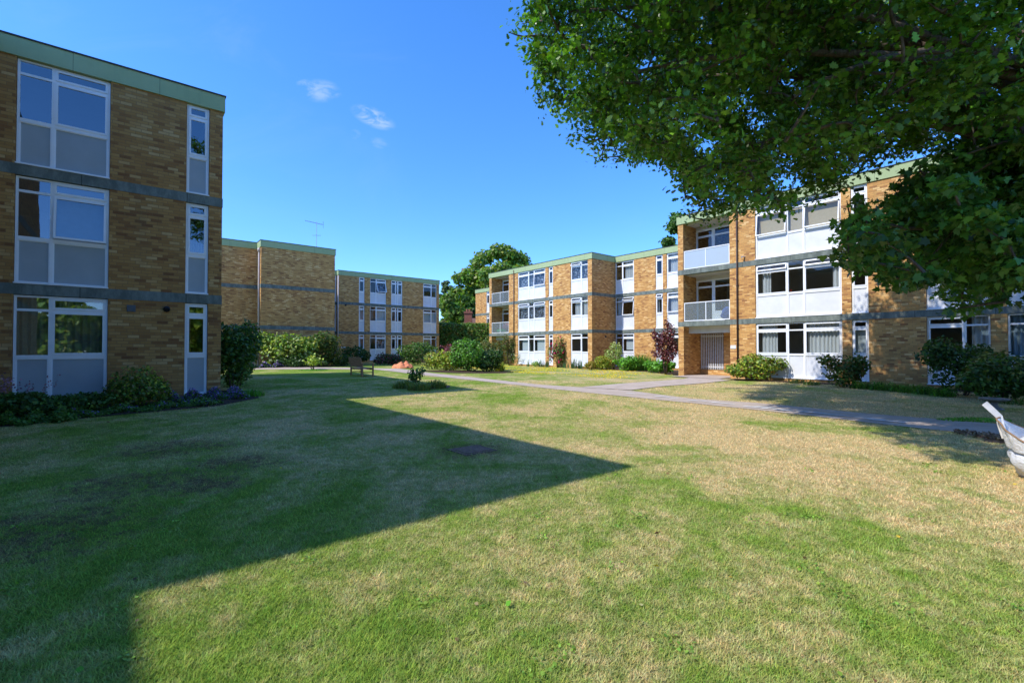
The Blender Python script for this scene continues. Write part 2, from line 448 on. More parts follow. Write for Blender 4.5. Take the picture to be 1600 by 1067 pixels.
# ------------------------------------------------------------------ foliage
T_KITE = np.array([(0, 0), (.42, .45), (0, 1), (-.42, .45)])
T_OVAL = np.array([(0, 0), (.3, .2), (.42, .5), (.25, .82), (0, 1), (-.25, .82), (-.42, .5), (-.3, .2)])
T_OAK = np.array([(0, 0), (.10, .12), (.24, .26), (.14, .38), (.34, .52), (.20, .64), (.34, .82), (.14, .86), (0, 1),
                  (-.14, .86), (-.34, .82), (-.20, .64), (-.34, .52), (-.14, .38), (-.24, .26), (-.10, .12)])
T_MAPLE = np.array([(0, 0), (.16, .12), (.5, .16), (.36, .36), (.6, .62), (.26, .58), (.2, .78), (0, 1.05),
                    (-.2, .78), (-.26, .58), (-.6, .62), (-.36, .36), (-.5, .16), (-.16, .12)])
T_GRASSY = np.array([(.09, 0), (0, 1), (-.09, 0)])

def unit(a):
    return a / np.maximum(np.linalg.norm(a, axis=1, keepdims=True), 1e-9)

def leaves(P, Nrm, size, tpl, fold=0.25, rng=RNG):
    """leaf blades at P with face normals Nrm"""
    n = len(P); k = len(tpl)
    Nrm = unit(Nrm); rd = rng.normal(size=(n, 3)); rd[:, 2] -= 0.6
    T = unit(rd - Nrm * np.sum(rd * Nrm, 1, keepdims=True)); W = np.cross(Nrm, T)
    size = np.broadcast_to(np.asarray(size, float), (n,))
    V = P[:, None, :] + size[:, None, None] * (tpl[None, :, 0:1] * W[:, None, :] + tpl[None, :, 1:2] * T[:, None, :]
        + (np.abs(tpl[None, :, 0:1]) * fold - (tpl[None, :, 1:2] ** 2) * 0.18) * Nrm[:, None, :])
    return V.reshape(-1, 3), np.arange(n * k).reshape(n, k)

def pal(n, colours, rng=RNG, jit=0.22):
    c = np.array(colours)[rng.integers(0, len(colours), n)]
    return np.clip(c * (1 + jit * rng.normal(size=(n, 1))) * (1 + 0.06 * rng.normal(size=(n, 3))), 0.003, 0.95)

GREEN = [(.045, .095, .016), (.06, .12, .02), (.035, .075, .014), (.075, .14, .026)]; GREEN = [tuple(q * 1.9 for q in c) for c in GREEN]
DARKG = [(.025, .058, .013), (.034, .075, .016), (.02, .045, .012), (.045, .09, .018)]; DARKG = [tuple(q * 1.9 for q in c) for c in DARKG]
LIME = [(.20, .25, .03), (.15, .22, .028), (.24, .27, .04), (.12, .18, .024)]; LIME = [tuple(q * 1.9 for q in c) for c in LIME]
OLIVE = [(.08, .10, .025), (.10, .11, .03), (.06, .085, .02), (.13, .11, .04)]; OLIVE = [tuple(q * 1.9 for q in c) for c in OLIVE]
GOLD = [(.36, .29, .03), (.28, .26, .035), (.20, .22, .03), (.42, .32, .04)]
VARIEG = [(.22, .26, .09), (.30, .32, .14), (.12, .18, .04), (.17, .22, .06)]; VARIEG = [tuple(q * 1.9 for q in c) for c in VARIEG]
PURPLE = [(.075, .022, .03), (.11, .03, .035), (.05, .018, .025), (.15, .055, .045)]; PURPLE = [tuple(q * 1.9 for q in c) for c in PURPLE]
BRONZE = [(.05, .085, .018), (.09, .10, .02), (.16, .085, .025), (.065, .11, .02)]; BRONZE = [tuple(q * 1.9 for q in c) for c in BRONZE]
FRESH = [(.08, .20, .02), (.06, .16, .018), (.10, .23, .03)]; FRESH = [tuple(q * 1.9 for q in c) for c in FRESH]
OAKC = [(c[0] * 1.8, c[1] * 1.95, c[2] * 1.2) for c in [(.042, .092, .014), (.055, .115, .017), (.033, .072, .012), (.07, .14, .022), (.06, .11, .02)]]
MAPC = [(.08, .19, .03), (.10, .22, .034), (.06, .15, .026), (.13, .25, .04)]

def blob_points(n, lumps, rng, shell=0.55):
    """points through several ellipsoids, thicker near the skin; returns points, outward normals, depth 0..1"""
    w = np.array([l[3] * l[4] * l[5] for l in lumps]) ** (2 / 3); idx = rng.choice(len(lumps), n, p=w / w.sum())
    L = np.array(lumps)[idx]
    d = unit(rng.normal(size=(n, 3))); r = shell + (1 - shell) * rng.random(n) ** 0.6
    r = r * (1 + 0.10 * np.sin(d[:, 0] * 7 + L[:, 0] * 9) * np.sin(d[:, 1] * 6 + d[:, 2] * 5 + L[:, 1]))
    r = np.where(rng.random(n) < 0.06, r * 1.14, r)
    P = L[:, :3] + d * r[:, None] * L[:, 3:6]
    return P, unit(d / L[:, 3:6]), np.clip(r, 0, 1.1)

def shrub(name, label, cat, x, y, w, h, dpt=None, n=2600, size=0.07, colours=GREEN, tpl=T_OVAL, lumps=None, group=None, seed=0,
          z0=None, flowers=None, stems=5, mat=None, up=0.35, dens=0.5, flat=False, nl=None, bottom=0.0):
    rng = np.random.default_rng(seed + int(abs(x) * 100) + int(y * 10))
    dpt = dpt or w; z = gz(x, y) if z0 is None else z0
    root = empty(name, (x, y, z)); tag(root, label, cat, group)
    if lumps is None:
        lumps = [(0, 0, h * .5, w * .44, dpt * .44, h * .47)]
        for i in range(nl or 8):
            t = rng.random() * 6.28; q = rng.random()
            rr = 0.30 + 0.12 * rng.random()
            lumps.append((w * rr * math.cos(t), dpt * rr * math.sin(t), h * (0.28 + 0.5 * q), w * (.17 + .1 * rng.random()), dpt * (.17 + .1 * rng.random()), h * (.2 + .1 * rng.random())))
    P, Nn, dep = blob_points(n, lumps, rng, dens)
    k = P[:, 2] > bottom + 0.02; P, Nn, dep = P[k], Nn[k], dep[k]
    # gaps: drop leaves by a lumpy field
    fld = np.sin(P[:, 0] * 11 / w + seed) * np.sin(P[:, 1] * 9 / dpt + 1.3 * seed) * np.sin(P[:, 2] * 10 / h + .7)
    k = rng.random(len(P)) > 0.22 + 0.35 * (fld < -0.25); P, Nn, dep = P[k], Nn[k], dep[k]
    m = len(P)
    nr = Nn * 0.8 + rng.normal(size=(m, 3)) * 0.65; nr[:, 2] += up
    c = pal(m, colours, rng)
    V, Fc = leaves(P, nr, size * (0.65 + 0.7 * rng.random(m)), tpl, rng=rng)
    mesh_np('foliage', V, Fc, mat or M['leaf'], root, np.repeat(c, len(tpl), 0))
    sb = MB()
    for i in range(stems):
        q = P[rng.integers(0, m)]
        sb.tube([(q[0] * .12, q[1] * .12, -0.03), (q[0] * .4, q[1] * .4, q[2] * .45), (q[0] * .8, q[1] * .8, q[2] * .85)], [.018 * (h ** .5), .012 * (h ** .5), .005], 5)
    if stems: sb.build('stem', M['bark'], root, True)
    if flowers:
        fn, fs, fc = flowers[:3]; top = flowers[3] if len(flowers) > 3 else 0.3
        P, Nn, dep = blob_points(fn * 3, lumps, rng, 0.97); P = P[P[:, 2] > h * top][:fn]; m = len(P)
        fl_n = rng.normal(size=(m, 3)) * .5 + np.array((-.3, -.6, .7))
        V, Fc = leaves(P, fl_n, fs * (0.6 + 0.8 * rng.random(m)), T_OVAL, rng=rng)
        mesh_np('blossom', V, Fc, M['blossom'], root, np.repeat(pal(m, fc, rng), 8, 0))
    return root

def blades_arr(n, rad, h, width, rng, arch=0.5, depth=None, base=None, lean=0.0):
    """arching strap leaves: 3 segment ribbons. returns V,F(quads)"""
    t = rng.random(n) * 6.2832; r = np.sqrt(rng.random(n)) * rad
    b = np.stack([r * np.cos(t), r * np.sin(t) * (depth / rad if depth else 1), np.zeros(n)], 1) if base is None else base
    dirn = rng.random(n) * 6.2832; d = np.stack([np.cos(dirn), np.sin(dirn), np.zeros(n)], 1)
    side = np.stack([-d[:, 1], d[:, 0], np.zeros(n)], 1)
    hh = h * (0.4 + 0.65 * rng.random(n)) * (1 - .45 * (r / rad) ** 2 if base is None else 1); ar = arch * hh * (0.4 + rng.random(n))
    rows = []
    for s, wq in ((0, 1.0), (.4, .95), (.75, .7), (1.0, .08)):
        c = b + d * (ar * s ** 2)[:, None]; c[:, 2] += hh * (s - 0.45 * (arch) * s ** 3)
        w = (width * wq * (0.7 + 0.6 * rng.random(n)))[:, None]
        rows += [c - side * w, c + side * w]
    V = np.stack(rows, 1).reshape(-1, 3); o = (np.arange(n) * 8)[:, None]
    Fc = np.concatenate([o + np.array([[i * 2, i * 2 + 1, i * 2 + 3, i * 2 + 2]]) for i in range(3)], 0)
    return V, Fc

def tuft(name, label, cat, x, y, rad, h, n=160, width=0.012, colours=FRESH, arch=0.5, group=None, seed=0, spikes=None, depth=None, part='foliage', z0=None, kind=None):
    rng = np.random.default_rng(seed + int(abs(x * 31)) + int(y * 17))
    root = empty(name, (x, y, gz(x, y) if z0 is None else z0)); tag(root, label, cat, group, kind)
    V, Fc = blades_arr(n, rad, h, width, rng, arch, depth)
    mesh_np(part, V, Fc, M['leaf'], root, np.repeat(pal(n, colours, rng), 8, 0))
    if spikes:
        sn, sh, ss, sc = spikes
        P = []; 
        for i in range(sn):
            t = rng.random() * 6.28; r = rad * math.sqrt(rng.random()); bx, by = r * math.cos(t), r * math.sin(t) * (depth / rad if depth else 1)
            hh = sh * (.75 + .35 * rng.random()); dx, dy = rng.normal(size=2) * .06
            for j in range(9):
                q = j / 9; P.append((bx + dx * q + rng.normal() * ss * .3, by + dy * q + rng.normal() * ss * .3, hh * (0.62 + .38 * q)))
        P = np.array(P); m = len(P)
        V, Fc = leaves(P, rng.normal(size=(m, 3)), ss, T_KITE, rng=rng)
        mesh_np('blossom', V, Fc, M['blossom'], root, np.repeat(pal(m, sc, rng), 4, 0))
    return root

def curve_pts(a, b, sag=0.0, k=6, wob=0.0, rng=RNG):
    a = np.array(a, float); b = np.array(b, float); out = []
    L = np.linalg.norm(b - a); ph = rng.normal(size=3) * wob * L
    for i in range(k + 1):
        t = i / k; p = a + (b - a) * t; p = p + np.array((0, 0, sag * L)) * 4 * t * (1 - t) + ph * math.sin(t * math.pi) + rng.normal(size=3) * wob * 0.25 * L * t * (1 - t)
        out.append(p)
    return out

def bg_tree(name, label, x, y, w, h, crown_lo, n=16000, size=0.35, colours=GREEN, seed=1, dpt=None, group=None, trunk=0.3, cl=34, clr=0.2):
    rng = np.random.default_rng(seed); dpt = dpt or w; z = gz(x, y)
    root = empty(name, (x, y, z)); tag(root, label, 'tree', group)
    lumps = []; cz = (h + crown_lo) / 2; rz = (h - crown_lo) / 2
    for i in range(cl):
        d = unit(rng.normal(size=(1, 3)))[0]; r = rng.random() ** 0.35 * 0.82
        s = clr * (0.7 + 0.7 * rng.random())
        lumps.append((d[0] * r * w / 2, d[1] * r * dpt / 2, cz + d[2] * r * rz, s * w * .62, s * dpt * .62, s * w * .44))
    tb = MB(); top = (0.1 * w * rng.normal() * .3, 0, crown_lo + rz)
    tp = curve_pts((0, 0, -0.3), top, 0, 6, 0.03, rng); tb.tube(tp, np.linspace(trunk, trunk * .35, 7), 9)
    for L in lumps[::2]:
        s0 = tp[rng.integers(3, 6)]; tb.tube(curve_pts(s0, L[:3], 0.06, 4, 0.05, rng), np.linspace(trunk * .3, .04, 5), 5, False)
    tb.build('trunk', M['bark'], root, True)
    P, Nn, dep = blob_points(n, lumps, rng, 0.45); m = len(P)
    nr = Nn * .6 + rng.normal(size=(m, 3)) * .6; nr[:, 2] += .5
    shade = 0.75 + 0.5 * np.repeat(rng.random((1, 1)), m, 0)
    c = pal(m, colours, rng, 0.25)
    V, Fc = leaves(P, nr, size * (.6 + .8 * rng.random(m)), T_OVAL, rng=rng)
    mesh_np('crown', V, Fc, M['leaf'], root, np.repeat(c, 8, 0))
    return root

# ------------------------------------------------------------------ windows and facades
S = 2.65; BANDH = 0.24; FAS0 = 7.68; TOP = 8.125
WALL_T = 0.28

def hinge(x, zt, y, ang):
    """transform: swings a top hung sash outwards (towards -y) about its top edge"""
    ca, sa = math.cos(ang), math.sin(ang)
    def tf(p):
        dz = p[2] - zt; dy = p[1] - y
        return (p[0], y + dy * ca + dz * sa, zt + dz * ca - dy * sa)
    return tf

def frame_ring(mb, x0, x1, z0, z1, y0, y1, t, tf=None, tb=None):
    tb = tb or t
    mb.box(x0, x0 + t, y0, y1, z0, z1, tf); mb.box(x1 - t, x1, y0, y1, z0, z1, tf)
    mb.box(x0 + t, x1 - t, y0, y1, z1 - t, z1, tf); mb.box(x0 + t, x1 - t, y0, y1, z0, z0 + tb, tf)

def cloth_strip(mb, x0, x1, z0, z1, y, waves, amp=0.035):
    k = max(8, int(waves * 8)); n0 = len(mb.v)
    for i in range(k + 1):
        t = i / k; x = x0 + (x1 - x0) * t; yy = y + amp * math.sin(t * waves * 6.283 + 0.7 * math.sin(t * 9))
        mb.v += [(x, yy, z0), (x, yy * 1.0 + 0.0, z1)]
    for i in range(k): mb.f.append((n0 + 2 * i, n0 + 2 * i + 2, n0 + 2 * i + 3, n0 + 2 * i + 1))

def window(parent, x0, x1, z0, z1, yf, cols, vent=0.135, sill=0.575, panel_m='panel', cover=None, label=None, vents=(), mains=(), panel_cols=None, cover_m=None, glass='glass'):
    """white framed window unit, its lower third an infill panel. cols: list of (rel0, rel1, 'fixed' or 'sash')"""
    y0 = yf + 0.055; y1 = y0 + 0.07
    H = z1 - z0; W = x1 - x0
    fr = MB(); pn = MB(); gl = MB()
    t = 0.045
    zv = z1 - H * vent; zs = z1 - H * sill
    frame_ring(fr, x0, x1, z0, z1, y0, y1, t)
    fr.box(x0 - .01, x1 + .01, yf - 0.03, y0, z0 - 0.0, z0 + 0.03)      # projecting sill
    # transom at sill
    fr.box(x0 + t, x1 - t, y0 - .006, y1, zs - 0.04, zs + 0.045)
    for i, (a, b, kind) in enumerate(cols):
        xa, xb = x0 + W * a, x0 + W * b
        if i:
            fr.box(xa - .03, xa + .03, y0 - .003, y1, z0 + t, zs - .04); fr.box(xa - .03, xa + .03, y0 - .003, y1, zs + .045, z1 - t)
        la = xa + (t if i == 0 else .03); lb = xb - (t if i == len(cols) - 1 else .03)
        pn.box(la, lb, y0 + .025, y0 + .045, z0 + t, zs - .04)
        frame_ring(fr, la, lb, z0 + t, zs - .04, y0 + .008, y0 + .025, .018)
        # vent light
        fr.box(la, lb, y0 - .002, y1, zv - .028, zv + .028)
        for which, (za, zb, opened) in enumerate(((zv + .028, z1 - t, dict(vents).get(i, 0)), (zs + .045, zv - .028, dict(mains).get(i, 0)))):
            if kind == 'sash':
                tf = hinge(0, zb, y0 - .012, R(opened)) if opened else None
                frame_ring(fr, la + .001, lb - .001, za + .001, zb - .001, y0 - .016, y0 + .04, .045, tf)
                gl.sheet(la + .04, lb - .04, y0 + .008, za + .04, zb - .04, tf)
            else:
                gl.sheet(la, lb, y0 + .02, za, zb)
    f = fr.build('window', M['upvc'], parent)
    if label: f['label'] = label
    gl.build('pane', M[glass], f); pn.build('panel', M[panel_m], f)
    if cover:
        yc = y1 + 0.10
        for (kind, a, b) in cover:
            cm = MB()
            xa, xb = x0 + .03 + (W - .06) * a, x0 + .03 + (W - .06) * b
            if kind == 'blind': 
                cm.box(xa, xb, yc, yc + .006, zs + .05, zv - .02)
            elif kind == 'half': cm.box(xa, xb, yc, yc + .006, zs + .05 + (z1 - zs) * .1, z1 - .03)
            else: cloth_strip(cm, xa, xb, zs - .3, z1 - .04, yc, max(2, (xb - xa) * 7))
            cm.build('curtain', M[cover_m or 'curtain'], f)
    return f

class Block:
    """a brick block in local axes: x along the front, y inwards; every storey the same"""
    def __init__(s, root, brick='brick', room='room'):
        s.root = root; s.wall = MB(); s.band = MB(); s.fas = MB(); s.cap = MB(); s.sof = MB(); s.room = MB(); s.brick = M[brick]; s.roomm = M[room]
    def front(s, x0, x1, y, spans, open_spans=()):
        """solid wall between the spans (openings); spans full height of every storey"""
        w = s.wall; edges = sorted(spans)
        cur = x0
        for a, b in edges + [(x1, x1)]:
            if a > cur + 1e-4:
                for zz in ((-0.5, 2.41), (2.65, 5.06), (5.3, FAS0)):
                    w.box(cur, a, y, y + WALL_T, zz[0], zz[1])
            cur = b
        for a, b in edges:
            if (a, b) not in open_spans:
                w.box(a, b, y, y + WALL_T, -0.5, -0.003)
                pass
    def solid(s, x0, x1, y0, y1, z0=-0.5, z1=FAS0):
        for zz in ((-0.5, 2.41), (2.65, 5.06), (5.3, FAS0)):
            a, b = max(zz[0], z0), min(zz[1], z1)
            if b > a: s.wall.box(x0, x1, y0, y1, a, b)
    def ring(s, x0, x1, y0, y1, left=None, right=None, back=True):
        """bands and fascia round a block; left / right give the exposed y range of the side"""
        for mb, za, zb, p in ((s.band, 2.41, 2.65, .012), (s.band, 5.06, 5.3, .012), (s.fas, FAS0, TOP - .035, .045), (s.cap, TOP - .035, TOP, .065)):
            lx = x0 - p if left else x0; rx = x1 + p if right else x1
            mb.box(lx, rx, y0 - p, y0 + WALL_T + .02, za, zb)
            if left: mb.box(x0 - p, x0 + WALL_T + .02, y0 + WALL_T + .02, left[1], za, zb)
            if right: mb.box(x1 - WALL_T - .02, x1 + p, y0 + WALL_T + .02, right[1], za, zb)
    def shell(s, x0, x1, y0, y1, left=True, right=True, rooms=True, parts=()):
        e = WALL_T + .02
        if left: s.solid(x0, x0 + WALL_T, y0 + WALL_T, y1)
        if right: s.solid(x1 - WALL_T, x1, y0 + WALL_T, y1)
        s.solid(x0, x1, y1, y1 + .25)
        s.cap.box(x0 + .1, x1 - .1, y0 + e, y1 + .2, 7.75, TOP - .06)
        if rooms:
            for z in (-0.3, 2.41, 5.06):
                s.room.box(x0 + e, x1 - e, y0 + e, y0 + 4.6, z + .01, z + BANDH - .01)
            s.room.box(x0 + e, x1 - e, y0 + 4.6, y0 + 4.7, -.3, 7.74)
            for px in parts: s.room.box(px - .05, px + .05, y0 + e, y0 + 4.6, -.1, 7.74)
    def finish(s):
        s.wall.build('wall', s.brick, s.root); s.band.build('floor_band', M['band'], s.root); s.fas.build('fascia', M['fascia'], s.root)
        s.cap.build('roof', M['roof'], s.root)
        for i in range(0, len(s.sof.f), 6):
            q = MB(); q.v = s.sof.v[i // 6 * 8:i // 6 * 8 + 8]; q.f = [(0, 3, 2, 1), (4, 5, 6, 7), (0, 1, 5, 4), (1, 2, 6, 5), (2, 3, 7, 6), (3, 0, 4, 7)]; q.build('soffit', M['soffit'], s.root)
        if s.room.f: s.room.build('room', s.roomm, s.root)

def win_stack(root, x0, x1, y, cols, **per):
    """one window on each of the three storeys; per = {0: {...}, 1: {...}, 2: {...}} extra options"""
    for k in range(3):
        o = dict(per.get('f%d' % k, {})); o.update({q: v for q, v in per.items() if not q.startswith('f')})
        z0 = k * S; z1 = 2.41 if k == 0 else (5.06 if k == 1 else FAS0)
        window(root, x0 + .008, x1 - .008, z0 + .002, z1 - .012, y, cols, **o)

C2 = [(0, .37, 'fixed'), (.37, 1, 'sash')]
C2R = [(0, .62, 'sash'), (.62, 1, 'fixed')]
C3 = [(0, .40, 'sash'), (.40, .59, 'fixed'), (.59, 1, 'sash')]
C1 = [(0, 1, 'sash')]

# ---- left block
RL = empty('apartment_block', (-7.92, 12.83, 0.195), ANG)
tag(RL, 'shaded three-storey brick apartment block with panels greyed for shade, filling the left edge of the photo', 'building')
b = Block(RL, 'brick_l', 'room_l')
sp = [(-3.93, -2.34), (-0.815, -0.305)]
b.front(-12, 0, 0, sp + [(-8.6, -7.0)]); b.ring(-12, 0, 0, 10.4, right=(0, 10.65)); b.shell(-12, 0, 0, 10.4, left=False, right=True, parts=(-1.9, -5.6))
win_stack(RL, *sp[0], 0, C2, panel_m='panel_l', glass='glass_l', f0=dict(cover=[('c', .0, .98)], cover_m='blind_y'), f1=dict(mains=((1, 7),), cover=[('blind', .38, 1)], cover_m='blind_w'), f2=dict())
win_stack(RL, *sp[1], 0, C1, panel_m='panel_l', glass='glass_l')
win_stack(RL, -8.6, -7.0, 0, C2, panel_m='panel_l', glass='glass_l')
# its forward wing (out of the frame, throws the near shadow)
b.solid(-4.53 - WALL_T, -4.53, -9.52 + WALL_T, 0); b.front(-12, -4.53, -9.52, [(-8.4, -6.8)]); b.ring(-12, -4.53, -9.52, 0, right=(0, -.05))
b.cap.box(-12, -4.6, -9.2, -.1, 7.75, TOP - .06)
b.solid(-9.12 - WALL_T, -9.12, -15.2, -9.52); b.solid(-14, -9.12 - WALL_T, -15.2, -15.2 + WALL_T)
b.fas.box(-14, -9.07, -15.25, -9.57, FAS0, TOP - .02)
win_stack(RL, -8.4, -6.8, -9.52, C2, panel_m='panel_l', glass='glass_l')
b.finish()
v = MB()
v.box(-1.99, -1.82, -.02, .01, 2.12, 2.28)
for i in range(4): v.box(-1.985, -1.825, -.035, -.02, 2.135 + i * .037, 2.155 + i * .037)
v.build('air_vent', M['vent'], RL)
v = MB(); v.tube([(-1.2, .02, 2.22), (-1.2, -.06, 2.22), (-1.2, -.085, 2.205)], [.075, .075, .05], 14); v.build('flue', M['black'], RL)

# ---- blank walled block
RB = empty('apartment_block', (-12.42, 33.0, 0.25), ANG)
tag(RB, 'windowless brick apartment block with a stepped wall and roof aerial behind the bench', 'building')
b = Block(RB, 'brick')
b.front(-4.66, 0, 0, []); b.ring(-4.66, 0, 0, 10, left=(0, 1.1), right=(0, 10.2)); b.shell(-4.66, 0, 0, 10, rooms=False)
b.front(-16, -4.66, 1.1, []); b.ring(-16, -4.66, 1.1, 10, left=(0, 10)); b.shell(-16, -4.66, 1.1, 10, right=False, rooms=False)
b.finish()
p = MB(); p.tube([(-4.72, .32, -.4), (-4.72, .32, 7.55), (-4.72, .38, 7.6)], .055, 10); p.box(-4.80, -4.66, .2, .42, 7.4, 7.62)
p.build('drainpipe', M['pipe_w'], RB, True)
# ---- far block
RF = empty('apartment_block', (-15.5, 42.1, 0.33), ANG)
tag(RF, 'far brick apartment block with white window columns, between the blank wall and the clipped hedge', 'building')
b = Block(RF, 'brick')
fs = [(1.86, 2.39), (2.92, 4.50), (5.02, 6.19), (8.46, 10.01)]
b.front(0, 10.31, 0, fs); b.ring(0, 10.31, 0, 10, left=(0, .6), right=(0, 10.2)); b.shell(0, 10.31, 0, 10, parts=(2.65, 4.75, 7.3))
b.front(-6, 0, .5, [(-.62, -.02)]); b.ring(-6, 0, .5, 10, left=(0, 10)); b.shell(-6, 0, .5, 10, right=False)
win_stack(RF, -.62, -.02, .5, C1)
win_stack(RF, *fs[0], 0, C1, f1=dict(cover=[('c', 0, .9)]), f0=dict(cover=[('c', 0, .6)]))
win_stack(RF, *fs[1], 0, C2, f0=dict(cover=[('c', .42, .95)], cover_m='lace'), f1=dict(cover=[('blind', .4, .97)], cover_m='blind_w'), f2=dict(mains=((1, 22),), cover=[('c', .42, .98)], cover_m='lace'))
win_stack(RF, *fs[2], 0, [(0, .42, 'sash'), (.42, .58, 'fixed'), (.58, 1, 'sash')])
win_stack(RF, *fs[3], 0, C2R, f0=dict(cover=[('half', 0, .6)], cover_m='blind'), f1=dict(cover=[('blind', 0, 1)], cover_m='blind_w'), f2=dict())
b.finish()
for k in range(3):      # the solid strip between the two narrow lights
    pass
p = MB(); p.tube([(-.07, -.07, -.4), (-.07, -.07, 7.6)], .05, 10); p.build('drainpipe', M['pipe_w'], RF, True)
v = MB(); v.tube([(.62, .02, 5.0), (.62, -.06, 5.0)], [.09, .09], 12); v.build('flue', M['black'], RF)
v = MB(); v.box(.25, .62, -.05, .01, 1.15, 1.24); v.build('air_vent', M['upvc'], RF)

# ---- right hand building: near block, inner facade, wing and set-back end, one stepped terrace
RR = empty('apartment_block', (8.6, 24.38, 0.13), ANG - math.pi / 2)
tag(RR, 'sunlit stepped brick apartment block with balconies and white panels on the right', 'building')
b = Block(RR, 'brick')

def balcony_bay(root, bl, x0, x1, y, bottom, cover=None):
    """recessed bay: balconies on the two upper storeys, an open recess below"""
    dep = 1.25
    for k in (1, 2):
        z0 = k * S; z1 = 5.06 if k == 1 else FAS0
        bl.band.box(x0, x1, y + WALL_T + .02, y + dep + .3, z0 - BANDH + .02, z0 - .01)
        bl.wall.box(x0 - .12, x0, y + WALL_T, y + dep, z0, z1); bl.wall.box(x1, x1 + .12, y + WALL_T, y + dep, z0, z1)
        bl.sof.box(x0, x1, y + WALL_T + .02, y + dep, z1 - .03, z1 + .02)
        # door and window at the back of the balcony
        fr = MB(); gl = MB(); yb = y + dep
        bl.sof.box(x0, x1, yb + .001, yb + .06, z0 + 2.2, z1)
        xm = x0 + (x1 - x0) * .40
        frame_ring(fr, x0 + .01, xm - .002, z0, z0 + 2.2, yb, yb + .07, .09); fr.box(x0 + .1, xm - .09, yb, yb + .07, z0 + 1.78, z0 + 1.88)
        gl.sheet(x0 + .1, xm - .09, yb + .03, z0 + .1, z0 + 1.78); gl.sheet(x0 + .1, xm - .09, yb + .03, z0 + 1.88, z0 + 2.1)
        d = fr.build('door', M['upvc'], root); gl.build('pane', M['glass'], d)
        fr = MB(); gl = MB()
        frame_ring(fr, xm, x1 - .01, z0 + .5, z0 + 2.2, yb, yb + .07, .07); fr.box(xm + .07, x1 - .08, yb, yb + .07, z0 + 1.78, z0 + 1.86); fr.box(xm, x1 - .01, yb + .01, yb + .06, z0, z0 + .5)
        gl.sheet(xm + .07, x1 - .08, yb + .03, z0 + .57, z0 + 1.78); gl.sheet(xm + .07, x1 - .08, yb + .03, z0 + 1.86, z0 + 2.13)
        d = fr.build('window', M['upvc'], root); gl.build('pane', M['glass'], d)
        # railing with glazed panels
        ra = MB(); pa = MB(); xa, xb = x0 + .03, x1 - .01; xc = xa + (xb - xa) * .485; yr = y + .03
        ra.box(xa, xb, yr - .02, yr + .03, z0 + .92, z0 + .96); ra.box(xa, xb, yr - .015, yr + .025, z0 + .02, z0 + .06)
        for q in (xa, xc, xb - .035): ra.box(q, q + .035, yr - .012, yr + .022, z0 + .06, z0 + .92)
        pa.box(xa + .04, xc - .003, yr, yr + .008, z0 + .065, z0 + .915); pa.box(xc + .038, xb - .04, yr, yr + .008, z0 + .065, z0 + .915)
        rl = ra.build('railing', M['upvc'], root); pa.build('railing_panel', M['frost' if (k == 2 and bottom == 'gate') else 'clear'], rl)
    # room behind the bay and the ground floor recess
    bl.wall.box(x0 - .12, x0, y + WALL_T, y + 3.0, -.5, 2.41); bl.wall.box(x1, x1 + .12, y + WALL_T, y + 3.0, -.5, 2.41)
    bl.sof.box(x0, x1, y + WALL_T + .02, y + 3.0, 2.38, 2.43)
    bl.sof.box(x0, x1, y + .5, y + .7, 2.06, 2.379)
    if bottom == 'gate':
        bl.wall.box(x0 + 1.28, x1, y + 1.62, y + 1.75, -.5, 2.38); bl.wall.box(x0, x0 + 1.28, y + 1.62, y + 1.75, -.5, .17)
        gt = MB(); 
        for i in range(13):
            xx = x0 + .03 + i * .097; gt.box(xx, xx + .036, y + 1.64, y + 1.67, .20, 2.05)
        gt.box(x0 + .01, x0 + 1.27, y + 1.675, y + 1.71, .30, .36); gt.box(x0 + .01, x0 + 1.27, y + 1.675, y + 1.71, 1.9, 1.96)
        gt.build('gate', M['gate'], root)
    else:
        bl.wall.box(x0, x1, y + 2.2, y + 2.35, -.5, 2.38)

# near block
NB = (0.30, 2.70); nw = [(3.87, 7.21), (7.53, 8.08), (9.77, 11.38), (11.77, 13.4), (15.2, 17.0)]
b.front(0, 19, 0, [NB] + nw, open_spans=(NB,)); b.ring(0, 19, 0, 14, left=(0, 6.3)); b.shell(0, 19, 0, 14, rooms=False)
for z in (-.3, 2.41, 5.06): b.room.box(3.0, 18.6, .3, 4.6, z + .01, z + BANDH - .01)
b.room.box(3.0, 18.6, 4.6, 4.7, -.3, 7.74)
for q in (3.4, 7.35, 9.0, 11.6, 14.4): b.room.box(q - .05, q + .05, .3, 4.6, -.1, 7.74)
for z in (2.41, 5.06): b.room.box(.3, 3.0, 1.56, 4.6, z + .01, z + BANDH - .01)
b.room.box(.3, 3.0, 4.6, 4.7, 2.5, 7.74)
balcony_bay(RR, b, NB[0], NB[1], 0, 'gate')
win_stack(RR, *nw[0], 0, C3, f0=dict(cover=[('c', .05, .25), ('c', .62, .98)]),
          f1=dict(vents=((0, 16), (2, 22)), cover=[('c', .06, .17), ('c', .90, .985)], cover_m='curtain'),
          f2=dict(mains=((0, 8), (2, 8)), cover=[('blind', .01, .99)], cover_m='blind'))
win_stack(RR, *nw[1], 0, C1, f0=dict(cover=[('blind', .05, .95)], cover_m='blind_w'))
win_stack(RR, *nw[2], 0, C2R, f0=dict(cover=[('c', .72, .98)]), f1=dict(cover=[('c', .05, .9)]))
win_stack(RR, *nw[3], 0, C2, f0=dict(cover=[('c', .0, 1)], cover_m='curtain_b'), f1=dict(cover=[('c', .0, 1)], cover_m='curtain_b'))
win_stack(RR, *nw[4], 0, C2)
